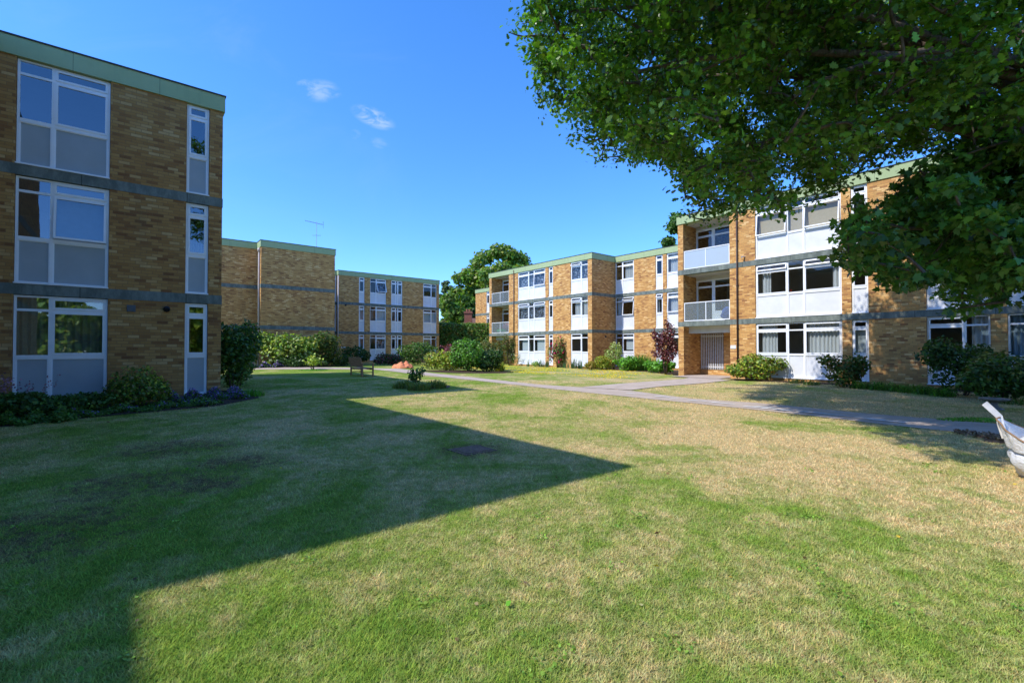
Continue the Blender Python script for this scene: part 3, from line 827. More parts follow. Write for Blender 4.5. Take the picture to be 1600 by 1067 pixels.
# inner facade
iw = [(-8.80, -7.13), (-5.36, -4.79), (-4.50, -1.20)]
b.front(-8.83, 0, 6.0, iw); b.ring(-8.83, 0, 6.0, 14); b.shell(-8.83, 0, 6.0, 14, left=False, right=False, parts=(-6.6, -4.65))
win_stack(RR, *iw[0], 6.0, C2, f2=dict(cover=[('c', .45, .98)]), f1=dict(vents=((1, 30),), mains=((1, 6),), cover=[('c', .02, .3)]), f0=dict(cover=[('half', .5, .9)], cover_m='blind_w'))
win_stack(RR, *iw[1], 6.0, C1, f1=dict(vents=((0, 24),), cover=[('c', .0, .3)]), f2=dict(cover=[('c', .6, 1)]))
win_stack(RR, *iw[2], 6.0, C3, f2=dict(cover=[('c', .05, .24)]), f1=dict(mains=((0, 6),), cover=[('c', .05, .3)]))
# wing
WB = (-20.70, -18.21); ww = [(-17.01, -13.64), (-13.28, -12.78), (-10.91, -9.22)]
yw = 3.43
b.front(-21.04, -8.83, yw, [WB] + ww, open_spans=(WB,)); b.ring(-21.04, -8.83, yw, 14, left=(0, 9.5), right=(0, 6.0)); b.shell(-21.04, -8.83, yw, 14, rooms=False)
for z in (-.3, 2.41, 5.06): b.room.box(-17.9, -9.2, yw + .3, yw + 4.6, z + .01, z + BANDH - .01)
b.room.box(-17.9, -9.2, yw + 4.6, yw + 4.7, -.3, 7.74)
for q in (-17.5, -13.46, -11.8): b.room.box(q - .05, q + .05, yw + .3, yw + 4.6, -.1, 7.74)
for z in (2.41, 5.06): b.room.box(-20.7, -17.9, yw + 1.56, yw + 4.6, z + .01, z + BANDH - .01)
b.room.box(-20.7, -17.9, yw + 4.6, yw + 4.7, 2.5, 7.74)
balcony_bay(RR, b, WB[0], WB[1], yw, 'wall')
win_stack(RR, *ww[0], yw, C3, f2=dict(mains=((2, 6),), cover=[('c', .02, .98)], cover_m='lace'), f1=dict(vents=((0, 22), (2, 26)), cover=[('c', .02, .98)], cover_m='lace'), f0=dict(cover=[('blind', .1, .38), ('blind', .66, .98)], cover_m='blind_w'))
win_stack(RR, *ww[1], yw, C1, f1=dict(cover=[('c', .3, 1)], cover_m='lace'))
win_stack(RR, *ww[2], yw, C2R, f2=dict(vents=((0, 26),), cover=[('c', .02, .98)], cover_m='lace'), f1=dict(vents=((0, 18),), cover=[('c', .15, .6), ('c', .65, .98)]), f0=dict())
# set-back end
b.front(-31.5, -21.04, 9.2, [(-29.4, -28.83), (-26.5, -25.0)]); b.ring(-31.5, -21.04, 9.2, 15, left=(0, 15)); b.shell(-31.5, -21.04, 9.2, 15, right=False)
win_stack(RR, -29.4, -28.83, 9.2, C1); win_stack(RR, -26.5, -25.0, 9.2, C2)
b.finish()
p = MB(); p.tube([(3.07, -.06, .1), (3.07, -.06, 7.75)], .034, 8); 
for z in (.8, 2.2, 4.2, 6.3): p.box(3.01, 3.13, -.05, .01, z, z + .04)
p.build('drainpipe', M['pipe'], RR, True)
p = MB(); p.tube([(-17.48, yw - .06, .1), (-17.48, yw - .06, 7.95)], .034, 8); p.build('drainpipe', M['pipe'], RR, True)
v = MB(); v.box(2.72, 2.98, -.018, .004, 1.28, 1.44); v.build('wall_plaque', M['sign'], RR)
v = MB(); v.tube([(3.42, .01, 5.52), (3.36, -.12, 5.52), (3.33, -.16, 5.49)], [.03, .03, .05], 8); v.build('outside_tap', M['pipe_w'], RR)
v = MB(); v.box(-8.835, -8.80, yw + 1.4, yw + 1.56, 2.1, 2.22); v.build('air_vent', M['black'], RR)

def loc2w(root, x, y, z):
    c, s = math.cos(root.rotation_euler.z), math.sin(root.rotation_euler.z)
    return (root.location.x + c * x - s * y, root.location.y + s * x + c * y, root.location.z + z)

# things on the balconies and sills
def lumpy(name, mat, loc, sx, sy, sz, label, cat, seed=1, amp=.18):
    rng = np.random.default_rng(seed); mb = MB(); nu, nv = 18, 10
    for j in range(nv + 1):
        ph = math.pi * j / nv
        for i in range(nu):
            th = 2 * math.pi * i / nu
            k = 1 + amp * math.sin(3 * th + seed) * math.sin(4 * ph + seed) + amp * .6 * math.sin(5 * th - ph * 3 + 2 * seed)
            mb.v.append((sx * k * math.sin(ph) * math.cos(th), sy * k * math.sin(ph) * math.sin(th), sz * (1 + .98 * math.cos(ph) * (1 + .25 * amp * math.sin(2 * th + 1)))))
    for j in range(nv):
        for i in range(nu):
            i2 = (i + 1) % nu; mb.f.append((j * nu + i, (j + 1) * nu + i, (j + 1) * nu + i2, j * nu + i2))
    o = mb.build(name, M[mat], None, True); o.location = loc; tag(o, label, cat); return o
lumpy('laundry_heap', 'bluecloth', loc2w(RR, 2.35, .5, S + .0), .30, .2, .33, 'blue cloth heap behind the glass of the near middle balcony', 'laundry', 3)
lumpy('storage_tub', 'toy', loc2w(RR, -19.9, yw + .5, S), .45, .25, .2, 'bright green tub on the far middle balcony', 'tub', 4, .06)
lumpy('towel', 'pinkcloth', loc2w(RR, -18.9, yw + .35, S + .3), .35, .08, .28, 'pink towel hanging on the far middle balcony', 'towel', 5, .1)
lumpy('window_ornament', 'redflower', loc2w(RR, 5.25, .24, S + 1.1), .06, .05, .05, 'small red ornament on the sill of the middle window right of the near balcony', 'ornament', 6, .1)

# aerial
ae = MB(); ax0 = loc2w(RB, -.9, 1.2, TOP)
ar = empty('tv_aerial', ax0, 0.3); tag(ar, 'metal television aerial on the flat roof of the windowless block', 'aerial')
ae.tube([(0, 0, -.1), (0, 0, 2.05)], .022, 6); ae.build('mast', M['metal'], ar)
ae = MB(); ae.tube([(-.75, 0, 2.06), (.45, 0, 1.86)], .016, 5)
for i in range(11):
    t = i / 10; x = -.72 + 1.05 * t; z = 2.055 - .175 * t; ae.tube([(x, -.14 - .06 * t, z), (x, .14 + .06 * t, z)], .01, 4)
for dz in (-.18, -.06, .06, .18): ae.tube([(.44, -.25, 1.86 + dz), (.44, .25, 1.86 + dz)], .01, 4)
ae.tube([(-.3, 0, 1.05), (.3, 0, 1.08)], .012, 5); ae.tube([(.0, -.25, 1.07), (0, .25, 1.07)], .012, 5)
ae.build('antenna', M['metal'], ar)

# ------------------------------------------------------------------ ground
for (px, py, rx, ry) in ((290, 697, .62, .22), (250, 705, .5, .2), (380, 722, .45, .2), (240, 752, .62, .22), (310, 757, .42, .16), (200, 760, .5, .25), (60, 830, .6, .3), (738, 703, .42, .24)):
    X, Y = foot(px, py); PATCHES.append((X, Y, rx * 1.8, ry * 3.2))

def grid(x0, x1, y0, y1, nx, ny, zf):
    X, Y = np.meshgrid(np.linspace(x0, x1, nx), np.linspace(y0, y1, ny)); Z = zf(X, Y)
    V = np.stack([X, Y, Z], -1).reshape(-1, 3); i = np.arange(nx * ny).reshape(ny, nx)
    Fq = np.stack([i[:-1, :-1], i[:-1, 1:], i[1:, 1:], i[1:, :-1]], -1).reshape(-1, 4)
    return V, Fq
xs = np.concatenate([np.linspace(-400, -40, 19)[:-1], np.linspace(-40, 40, 161), np.linspace(40, 400, 19)[1:]])
ys = np.concatenate([np.linspace(-400, -20, 20)[:-1], np.linspace(-20, 60, 161), np.linspace(60, 420, 19)[1:]])
X, Y = np.meshgrid(xs, ys); V = np.stack([X, Y, g(X, Y)], -1).reshape(-1, 3)
i = np.arange(len(xs) * len(ys)).reshape(len(ys), len(xs))
ground = mesh_np('lawn', V, np.stack([i[:-1, :-1], i[:-1, 1:], i[1:, 1:], i[1:, :-1]], -1).reshape(-1, 4), lawn_mat(), None, None, True)
tag(ground, kind='structure')

def strip(name, mat, left, right, lift, sub=10):
    """ribbon between two rows of ground points draped on the lawn"""
    V = []; Fq = []; L = []; Rr = []
    for i in range(len(left) - 1):
        for k in range(sub):
            t = k / sub; L.append(np.array(left[i]) * (1 - t) + np.array(left[i + 1]) * t); Rr.append(np.array(right[i]) * (1 - t) + np.array(right[i + 1]) * t)
    L.append(np.array(left[-1])); Rr.append(np.array(right[-1]))
    nc = 4
    for a, c in zip(L, Rr):
        for j in range(nc + 1):
            q = a * (1 - j / nc) + c * j / nc; V.append((q[0], q[1], gz(q[0], q[1]) + lift))
    for i in range(len(L) - 1):
        for j in range(nc):
            o = i * (nc + 1) + j; Fq.append((o, o + 1, o + nc + 2, o + nc + 1))
    return mesh_np(name, V, Fq, mat, None, None, True)

FT = lambda *pts: [foot(*p) for p in pts]
# main path: near edge and far edge
pn_ = FT((1640, 692), (1500, 676), (1385, 664), (1200, 642.5), (1080, 630), (920, 614), (811, 602), (709, 591), (649, 585), (585, 577.5), (500, 577), (390, 577.5))
pf_ = FT((1640, 672), (1545, 661.5), (1350, 646), (1180, 629.5), (1080, 622.8), (985, 610.5), (848, 601.4), (743, 590.2), (674, 583), (621, 576), (530, 574.3), (400, 574.6))
path = strip('path', M['path'], pf_, pn_, 0.012); tag(path, kind='structure')
bf = FT((905, 605.5), (960, 600.5), (1068, 592.4), (1085, 588)); bn = FT((985, 610), (1030, 604.5), (1095, 599.5), (1140, 594.5))
branch = strip('path', M['path'], bf, bn, 0.020); tag(branch, kind='structure')
pent = [loc2w(RR, a, c, 0)[:2] for a, c in ((.3, -1.2), (.3, 1.6))]; pent2 = [loc2w(RR, a, c, 0)[:2] for a, c in ((2.7, -1.2), (2.7, 1.6))]
entry = strip('path', M['path'], pent, pent2, 0.034); tag(entry, kind='structure')
PATHPOLY = [np.array(pf_ + pn_[::-1]), np.array(bf + bn[::-1])]

# white marking spots along the path edge
mk = MB(); rr = random.Random(3)
for i in range(26):
    t = i / 26; px = 985 + 420 * t; X, Y = foot(px, 616 + 44 * (px - 985) / 400 - rr.random() * 2.5)
    if rr.random() < 0.5: continue
    dx, dy = BX * (-.1 - .22 * rr.random()); w = .03 + .03 * rr.random()
    pts = []
    for k in range(9):
        a = 6.283 * k / 9; q = (X + dx * math.cos(a) * (1 + .3 * rr.random()) + w * AX[0] * math.sin(a), Y + dy * math.cos(a) + w * AX[1] * math.sin(a) * (1 + .3 * rr.random()))
        pts.append((q[0], q[1], gz(*q) + .026))
    n = len(mk.v); mk.v += pts; mk.f.append(tuple(range(n, n + 9)))
o = mk.build('path_marking', M['chalk']); tag(o, kind='structure')

def bed(name, pts, mat, lift=.02, kind='structure'):
    pts = [np.array(p[:2]) for p in pts]; c = sum(pts) / len(pts); V = []; Fq = []
    n = len(pts); R_ = 5
    for r in range(R_ + 1):
        for p in pts:
            q = c + (p - c) * (r / R_ if r else 0.02); V.append((q[0], q[1], gz(q[0], q[1]) + lift * (1.4 - r / R_) + (0.0)))
    for r in range(R_):
        for k in range(n):
            k2 = (k + 1) % n; Fq.append((r * n + k, r * n + k2, (r + 1) * n + k2, (r + 1) * n + k))
    o = mesh_np(name, V, Fq, mat, None, None, True); tag(o, kind=kind); return o

def ellipse(cx, cy, rx, ry, n=26, rot=0, seed=0):
    r = random.Random(seed); out = []
    for k in range(n):
        t = 6.283 * k / n; q = 1 + .09 * r.uniform(-1, 1); x, y = rx * q * math.cos(t), ry * q * math.sin(t)
        out.append((cx + x * math.cos(rot) - y * math.sin(rot), cy + x * math.sin(rot) + y * math.cos(rot)))
    return out
BEDS = []
def add_bed(pts, mat='soil', lift=.03):
    bed('flower_bed', pts, M[mat], lift); BEDS.append(np.array([p[:2] for p in pts]))
def densify(pts, m=5):
    out = []
    for i in range(len(pts)):
        a = np.array(pts[i][:2]); c = np.array(pts[(i + 1) % len(pts)][:2])
        for k in range(m): out.append(tuple(a + (c - a) * k / m))
    return out
# bed under the left facade
add_bed(densify([foot(405, 622), foot(345, 634), foot(250, 643), foot(150, 652), foot(40, 664), foot(-60, 674), loc2w(RL, -5, 0, 0), loc2w(RL, 0, 0, 0), loc2w(RL, .3, 2.2, 0), loc2w(RL, 1.2, 1.6, 0)]))
# bed under the blank wall
add_bed(densify([loc2w(RB, -6, -.0, 0), loc2w(RB, -6, -2.3, 0), loc2w(RB, -2, -2.2, 0), loc2w(RB, .6, -2.0, 0), loc2w(RB, .6, 0, 0)]))
# island bed on the lawn
ix, iy = foot(660, 605); add_bed(ellipse(ix, iy + .3, 1.0, .95, seed=4), 'mulch', .03)
# bed in front of the wing corner and the near block
add_bed(densify([loc2w(RR, -8.8, 5.9, 0), loc2w(RR, -9.5, 2.6, 0), loc2w(RR, -7.0, 3.1, 0), loc2w(RR, -3, 2.4, 0), loc2w(RR, -.1, .0, 0), loc2w(RR, -.1, 5.9, 0)]))
add_bed(densify([loc2w(RR, 2.95, -.02, 0), loc2w(RR, 3.0, -1.0, 0), loc2w(RR, 7, -.8, 0), loc2w(RR, 12, -1.2, 0), loc2w(RR, 14, -1.2, 0), loc2w(RR, 14, -.02, 0)]))
# mulch round the oak
OAK = (9.5, 7.3)
add_bed(ellipse(OAK[0] - .3, OAK[1] - .2, 2.0, 1.2, seed=8), 'mulch', .02)
# middle bed
mx_, my_ = foot(728, 583); add_bed(ellipse(mx_, my_ + 1.4, 2.6, 1.5, seed=9), 'soil', .03)

# drain cover
X, Y = foot(738, 703)
mb = MB(); mb.box(-.26, .26, -.24, .24, -.05, .012); mb.box(-.20, .20, -.18, .18, .012, .018)
o = mb.build('drain_cover', M['rust']); o.location = (X, Y, gz(X, Y)); o.rotation_euler = (0, 0, ANG); tag(o, 'rusty square drain cover sunk in the shaded lawn', 'drain cover')

# ------------------------------------------------------------------ grass blades (uncountable)
def inpoly(px, py, poly):
    n = len(poly); ins = np.zeros(len(px), bool); j = n - 1
    for i in range(n):
        xi, yi = poly[i]; xj, yj = poly[j]
        c = ((yi > py) != (yj > py)) & (px < (xj - xi) * (py - yi) / (yj - yi + 1e-12) + xi); ins ^= c; j = i
    return ins
def grass():
    rng = np.random.default_rng(5); n = 900000
    d = 1.45 * (20 / 1.45) ** rng.random(n); a = rng.uniform(-1.25, 1.22, n)
    x = d * a; y = d
    k = np.ones(n, bool)
    for p in PATHPOLY + BEDS: k &= ~inpoly(x, y, p)
    lx = (x + 7.92) * AX[0] + (y - 12.83) * AX[1]; ly = (x + 7.92) * BX[0] + (y - 12.83) * BX[1]
    k &= ~((lx < .0) & (ly > -.1)); k &= ~((lx < -4.5) & (ly > -9.6))
    x, y, d = x[k], y[k], d[k]; n = len(x)
    h = (.010 + .020 * rng.random(n)) * (1 + .03 * d); w = (.0016 + .0014 * rng.random(n)) * (1 + .09 * d)
    t = rng.random(n) * 6.283; ln = (.4 + 1.6 * rng.random(n)) * h
    base = np.stack([x, y, g(x, y) - .004], 1); sd = np.stack([-np.sin(t), np.cos(t), np.zeros(n)], 1)
    tip = base + np.stack([np.cos(t) * ln, np.sin(t) * ln, h], 1)
    V = np.stack([base - sd * w[:, None], base + sd * w[:, None], tip], 1).reshape(-1, 3)
    c = np.ones((n, 3)) * (1.25 + .28 * rng.normal(size=(n, 1))).clip(.5, 1.8); c[:, 0] *= 1 + .12 * rng.normal(size=n)
    o = mesh_np('grass', V, np.arange(n * 3).reshape(n, 3), blade_mat(), None, np.repeat(c.clip(.3, 2.5), 3, 0)); tag(o, kind='stuff')
grass()

def scatter_flowers():
    rng = np.random.default_rng(9); P = []
    n = 9000
    lx = rng.uniform(-21, -.5, n); ly = rng.uniform(-5.4, 2.4, n)
    c, s = math.cos(RR.rotation_euler.z), math.sin(RR.rotation_euler.z)
    x = RR.location.x + c * lx - s * ly; y = RR.location.y + s * lx + c * ly
    k = np.ones(n, bool)
    for p in PATHPOLY + BEDS: k &= ~inpoly(x, y, p)
    fld = np.sin(lx * 1.1 + ly * .8) + np.sin(lx * .5 - ly * 1.9 + 2) + np.sin(lx * 2.3 + 1) * .5
    # only beyond the path
    d_edge = np.interp(x, [q[0] for q in pf_[::-1]], [q[1] for q in pf_[::-1]])
    k &= (y > d_edge + .25) & (fld + rng.normal(size=n) * .8 > .2)
    x, y = x[k], y[k]; m = len(x)
    P = np.stack([x, y, g(x, y) + .035], 1)
    V, Fc = leaves(P, np.tile((-.2, -.6, .8), (m, 1)) + rng.normal(size=(m, 3)) * .3, .05, T_KITE, rng=rng)
    o = mesh_np('lawn_flowers', V, Fc, M['blossom'], None, np.repeat(pal(m, [(.75, .55, .02), (.7, .45, .02), (.6, .6, .08)], rng), 4, 0)); tag(o, kind='stuff')
scatter_flowers()
def litter():
    rng = np.random.default_rng(15); n = 170
    d = 1.7 * (13 / 1.7) ** rng.random(n); a = rng.uniform(-1.15, 1.2, n); x, y = d * a, d
    k = np.ones(n, bool)
    for p in PATHPOLY + BEDS: k &= ~inpoly(x, y, p)
    lx = (x + 7.92) * AX[0] + (y - 12.83) * AX[1]; ly = (x + 7.92) * BX[0] + (y - 12.83) * BX[1]
    k &= ~((lx < .3) & (ly > -.3)); k &= ~((lx < -4.3) & (ly > -9.8))
    x, y = x[k], y[k]; m = len(x)
    P = np.stack([x, y, g(x, y) + .016], 1)
    V, Fc = leaves(P, np.tile((0, 0, 1.0), (m, 1)) + rng.normal(size=(m, 3)) * .45, (.012 + .02 * rng.random(m)) * (1 + .06 * y), T_OVAL, rng=rng)
    c = pal(m, [(.22, .13, .06), (.35, .24, .12), (.5, .42, .2), (.12, .3, .03), (.15, .33, .04), (.6, .45, .05)], rng)
    o = mesh_np('leaf_litter', V, Fc, M['blossom'], None, np.repeat(c, 8, 0)); tag(o, kind='stuff')
    # broad leaved weeds: small rosettes in the turf
    P = []; 
    for i in range(60):
        dd = 1.8 * (11 / 1.8) ** rng.random(); xx = dd * rng.uniform(-1.1, 1.15)
        if any(inpoly(np.array([xx]), np.array([dd]), p)[0] for p in PATHPOLY + BEDS): continue
        l0 = (xx + 7.92) * AX[0] + (dd - 12.83) * AX[1]; l1 = (xx + 7.92) * BX[0] + (dd - 12.83) * BX[1]
        if (l0 < .3 and l1 > -.3) or (l0 < -4.3 and l1 > -9.8): continue
        for q in range(22):
            t = rng.random() * 6.28; r = .07 * rng.random() ** .5 * rng.uniform(.6, 1.6); P.append((xx + r * math.cos(t), dd + r * math.sin(t), gz(xx, dd) + .012 + .012 * rng.random()))
    P = np.array(P); m = len(P)
    V, Fc = leaves(P, np.tile((0, 0, 1.0), (m, 1)) + rng.normal(size=(m, 3)) * .4, .014 + .010 * rng.random(m), T_OVAL, rng=rng)
    o = mesh_np('lawn_weeds', V, Fc, M['leaf'], None, np.repeat(pal(m, [(.24, .40, .05), (.28, .45, .06), (.2, .35, .05)], rng), 8, 0)); tag(o, kind='stuff')
litter()

# ------------------------------------------------------------------ planting
def P_(px, d): return (px - 800) / F * d, d
def HT(py, d, x): return EYE + (545 - py) / F * d - gz(x, d)

def sh(name, label, px, d, wpx, top, cat='shrub', **k):
    x, y = P_(px, d); w = wpx / F * d; h = HT(top, d, x)
    return shrub(name, label, cat, x, y, w, h, **k)

# left bed
sh('shrub', 'tall dark green shrub against the far corner of the shaded left block', 364, 14.4, 66, 497, n=6000, size=.085, colours=GREEN + DARKG, dpt=1.5, seed=21, dens=.3, nl=15)
sh('climbing_shrub', 'dark leafy climber behind the tall corner shrub, reaching above the wall corner', 375, 16.6, 40, 512, n=3500, size=.08, colours=GREEN, dpt=1.2, seed=22)
x, y = P_(393, 13.4); tuft('grassy_plant', 'clump of pale green strap leaves at the foot of the tall corner shrub', 'plant', x, y, .34, .34, 260, .008, FRESH, .7)
sh('shrub', 'yellow-green shrub between the two ground floor windows of the left block', 212, 10.9, 88, 569, n=3800, size=.06, colours=OLIVE + LIME + GREEN, dpt=.9, seed=23, flowers=(60, .06, [(.4, .36, .05)], .5))
sh('low_shrub', 'low dark shrub below the large window at the left edge', 25, 9.5, 110, 610, n=4200, size=.06, colours=GREEN + DARKG, dpt=.9, seed=24)
sh('low_shrub', 'low dark shrub below the middle of the large ground floor window', 120, 10.1, 100, 614, n=4200, size=.06, colours=DARKG + GREEN, dpt=.9, seed=25)
x, y = P_(22, 9.9); tuft('astilbe', 'feathery pale pink plumes at the bottom left window', 'flower', x, y, .3, .5, 80, .012, DARKG, .6, spikes=(12, .85, .05, [(.36, .18, .25), (.42, .24, .30)]))
x, y = P_(68, 10.3); tuft('astilbe', 'thin pink flower plumes in front of the large window panel', 'flower', x, y, .25, .45, 50, .012, DARKG, .6, spikes=(6, .78, .04, [(.40, .16, .18)]))

def drift(name, p0, p1, n, wid, h, cols, fl, seed, label=None, size=.045):
    rng = np.random.default_rng(seed); t = rng.random(n); o = rng.uniform(-1, 1, n)
    a, c = np.array(p0), np.array(p1); q = a + (c - a) * t[:, None]; nrm = np.array((-(c - a)[1], (c - a)[0])); nrm = nrm / np.linalg.norm(nrm)
    q = q + nrm * (o * wid * (.75 + .35 * np.sin(t * 17)))[:, None]
    z = g(q[:, 0], q[:, 1]) + h * rng.random(n) ** .7 * (1 - .5 * np.abs(o)) * (.7 + .4 * np.sin(t * 23 + 1))
    Pq = np.stack([q[:, 0], q[:, 1], z + .02], 1); isf = rng.random(n) < fl * (0.4 + 1.0 * (z - g(q[:, 0], q[:, 1])) / h)
    nr = rng.normal(size=(n, 3)) * .7 + np.array((0, -.3, .9))
    V, Fc = leaves(Pq, nr, np.where(isf, size * .8, size) * (.6 + .8 * rng.random(n)), T_OVAL, rng=rng)
    cc = pal(n, cols[0], rng); cf = pal(n, cols[1], rng); cc = np.where(isf[:, None], cf, cc)
    ob = mesh_np(name, V, Fc, M['leaf'], None, np.repeat(cc, 8, 0)); tag(ob, label, kind='stuff'); return ob
VIOL = [(.26, .17, .55), (.34, .24, .62), (.2, .13, .45)]
drift('ground_cover', foot(110, 652), foot(345, 630), 7000, .35, .17, (GREEN, VIOL), .10, 31)
drift('lavender_flowers', foot(262, 632), foot(385, 621), 7000, .38, .34, (GREEN, VIOL), .6, 32)
drift('ground_cover', foot(-40, 668), foot(120, 655), 5000, .35, .22, (GREEN, FRESH), .1, 33)

# blank wall bed
sh('spreading_shrub', 'wide shrub with pale sunlit leaf layers against the blank brick wall', 447, 29.6, 96, 517, n=5200, size=.15, colours=GREEN + LIME + VARIEG, dpt=1.6, seed=41, dens=.3, up=.8)
sh('shrub', 'dark olive shrub at the right end of the blank brick wall', 502, 31.0, 66, 519, n=4200, size=.12, colours=OLIVE + DARKG, dpt=1.5, seed=42)
sh('low_shrub', 'low dark shrub between the blank wall end and the bench', 528, 32.0, 34, 551, n=1500, size=.10, colours=DARKG, seed=43)
sh('low_shrub', 'dark spreading foliage in front of the blank wall behind the sapling', 470, 29.0, 70, 553, n=2200, size=.10, colours=DARKG, dpt=.8, seed=44)
x, y = foot(490, 577); shrub('sapling', 'small yellow-green sapling alone on the lawn edge in front of the blank wall', 'sapling', x, y, .95, .95, n=500, size=.1, colours=LIME, seed=45, stems=7, dens=.1, bottom=.25)
x, y = foot(490, 579); tuft('grass_tuft', 'bright ring of longer grass around the small sapling', 'grass tuft', x, y, .8, .12, 420, .012, FRESH, .6, depth=.35)
drift('lavender_flowers', loc2w(RB, -5.6, -2.0, 0)[:2], loc2w(RB, -3.0, -2.1, 0)[:2], 3500, .35, .38, (DARKG, VIOL), .6, 46, size=.08)
# far block planting
sh('round_shrub', 'clipped round dark shrub at the foot of the far block beside its first window column', 557, 37.5, 35, 540, n=2600, size=.11, colours=DARKG, seed=51, dens=.75)
sh('low_shrub', 'dark purple-green low hedge plant in front of the far block doors', 608, 36.5, 44, 552, n=2200, size=.11, colours=DARKG + PURPLE, dpt=1.2, seed=52)
sh('round_shrub', 'large round green shrub below the blank bay of the far block', 650, 41.0, 56, 534, n=3600, size=.13, colours=GREEN + DARKG, seed=53, dens=.65)
sh('low_shrub', 'grey-green low shrub under the last window of the far block', 676, 40.0, 30, 550, n=1200, size=.11, colours=[(.08, .11, .07), (.06, .09, .05)], seed=54)
# middle bed
sh('shrub', 'yellow-green mounded shrub beside the path in the middle bed', 700, 27.2, 66, 546, n=4600, size=.10, colours=LIME + GOLD + LIME, dpt=1.7, seed=61)
sh('barberry_shrub', 'pinkish red shrub behind the yellow-green mound', 702, 29.8, 34, 535, n=2200, size=.10, colours=[(.22, .06, .08), (.30, .09, .12), (.16, .05, .06)], seed=62)
sh('shrub', 'dense upright bright green shrub, tallest in the middle bed', 735, 26.7, 52, 528, n=6000, size=.10, colours=GREEN + FRESH, dpt=1.8, seed=63, dens=.7)
sh('shrub', 'dark domed shrub on the right of the middle bed', 765, 26.9, 38, 545, n=3600, size=.09, colours=DARKG, dpt=1.4, seed=64)
sh('shrub', 'olive brown domed shrub behind the middle bed near the far balconies', 768, 29.0, 36, 533, n=2800, size=.10, colours=OLIVE, dpt=1.3, seed=65)
x, y = P_(781, 28.2); tuft('ornamental_grass', 'straw-yellow grass clump on the right end of the middle bed', 'plant', x, y, .3, .9, 200, .014, GOLD + LIME, .6)
sh('shrub', 'thin olive shrub at the left end of the middle bed', 678, 29.0, 30, 549, n=1400, size=.09, colours=OLIVE, seed=66)
# island bed
x, y = foot(648, 603); shrub('upright_shrub', 'small upright dark shrub in the island bed on the lawn', 'shrub', x, y + .2, .6, HT(573, y + .2, x), n=620, size=.075, colours=GREEN, seed=67, dens=.2)
for j, (px, py, r, h, lab) in enumerate(((632, 606, .36, .40, 'low heathery clump on the left of the island bed'), (655, 609, .36, .40, 'low heathery clump at the front of the island bed'),
                                    (681, 606, .34, .44, 'low heathery clump on the right of the island bed'))):
    x, y = foot(px, py); tuft('heather_clump', lab, 'plant', x, y, r * 1.1, h, 420, .010, [(.16, .25, .045), (.22, .28, .06), (.28, .26, .07)], .5, 'clumps in the island bed', j)
# planting along the wing
x, y, z = loc2w(RR, -17.75, yw - .3, -.13); shrub('climber', 'brownish climbing plant on the brick pier beside the far balconies', 'climber', x, y, 1.2, 2.75, .55, n=2200, size=.10, colours=OLIVE + [(.2, .14, .07)], seed=71, dens=.3, nl=12)
x, y, z = loc2w(RR, -11.85, yw - .35, -.13); shrub('rose_bush', 'climbing rose with dark pink blooms on the brick between two wing windows', 'rose', x, y, 1.35, 2.45, .6, n=1900, size=.09, colours=GREEN + OLIVE, seed=72, dens=.25, flowers=(95, .15, [(.38, .02, .07), (.5, .04, .14), (.3, .015, .05)], .15), nl=12)
x, y, z = loc2w(RR, -14.0, yw - .7, 0); shrub('ball_shrub', 'tiny round bright green shrub below the wing window', 'shrub', x, y, .62, .45, n=700, size=.06, colours=FRESH + LIME, seed=73, dens=.8)
x, y, z = loc2w(RR, -16.6, yw - .5, 0); shrub('flowering_plant', 'thin plant with pale flowers below the left wing window', 'plant', x, y, .7, 1.15, n=240, size=.07, colours=OLIVE + GREEN, seed=74, dens=.1, flowers=(14, .1, [(.5, .35, .32), (.6, .55, .5)], .4))
for j, (lx, lab) in enumerate(((-15.0, 'sword leaved clump below the middle of the left wing window'), (-13.55, 'sword leaved clump left of the pink climbing rose'), (-12.9, 'sword leaved clump at the foot of the narrow wing window'),
                               (-10.9, 'sword leaved clump just right of the pink climbing rose'), (-10.1, 'sword leaved clump below the right wing window'), (-9.45, 'sword leaved clump at the corner pier of the wing'))):
    x, y, z = loc2w(RR, lx, yw - .5, 0); tuft('iris_plant', lab, 'plant', x, y, .25, (.75, .85, .7, .8, .95, .85)[j], (16, 34, 30, 36, 46, 40)[j], .022, [(.07, .14, .06), (.09, .17, .07)], .15, 'sword leaved plants along the wing', j)
sh('golden_shrub', 'golden yellow shrub at the wing corner', 940, 31.4, 32, 554, n=2400, size=.08, colours=GOLD + LIME, seed=81)
sh('golden_shrub', 'low trailing golden plant left of the golden shrub at the wing corner', 924, 31.2, 18, 563, n=800, size=.07, colours=GOLD, seed=82)
sh('variegated_tree', 'small pale variegated tree in the shaded angle of the wing', 959, 31.8, 24, 532, 'tree', n=1500, size=.10, colours=VARIEG, seed=83, bottom=.55, stems=4)
x, y = P_(1003, 30.0); tuft('tall_grass', 'tall bright green bamboo-like grass below the inner windows', 'plant', x, y, .95, 1.5, 900, .014, FRESH + GREEN, .45, depth=.5)
x, y = P_(988, 30.6); tuft('tall_grass', 'tall green grass behind the broad leaved plants in the angle of the wing', 'plant', x, y, .6, 1.3, 420, .014, GREEN, .45, depth=.4)
sh('leafy_plant', 'broad leaved bright green plant right of the variegated tree', 980, 29.7, 34, 556, 'plant', n=1100, size=.13, colours=FRESH, seed=84, dpt=.8)
sh('leafy_plant', 'broad leaved bright green plant at the foot of the purple smoke bush', 1030, 27.6, 46, 562, 'plant', n=1500, size=.13, colours=FRESH, seed=85, dpt=.9)
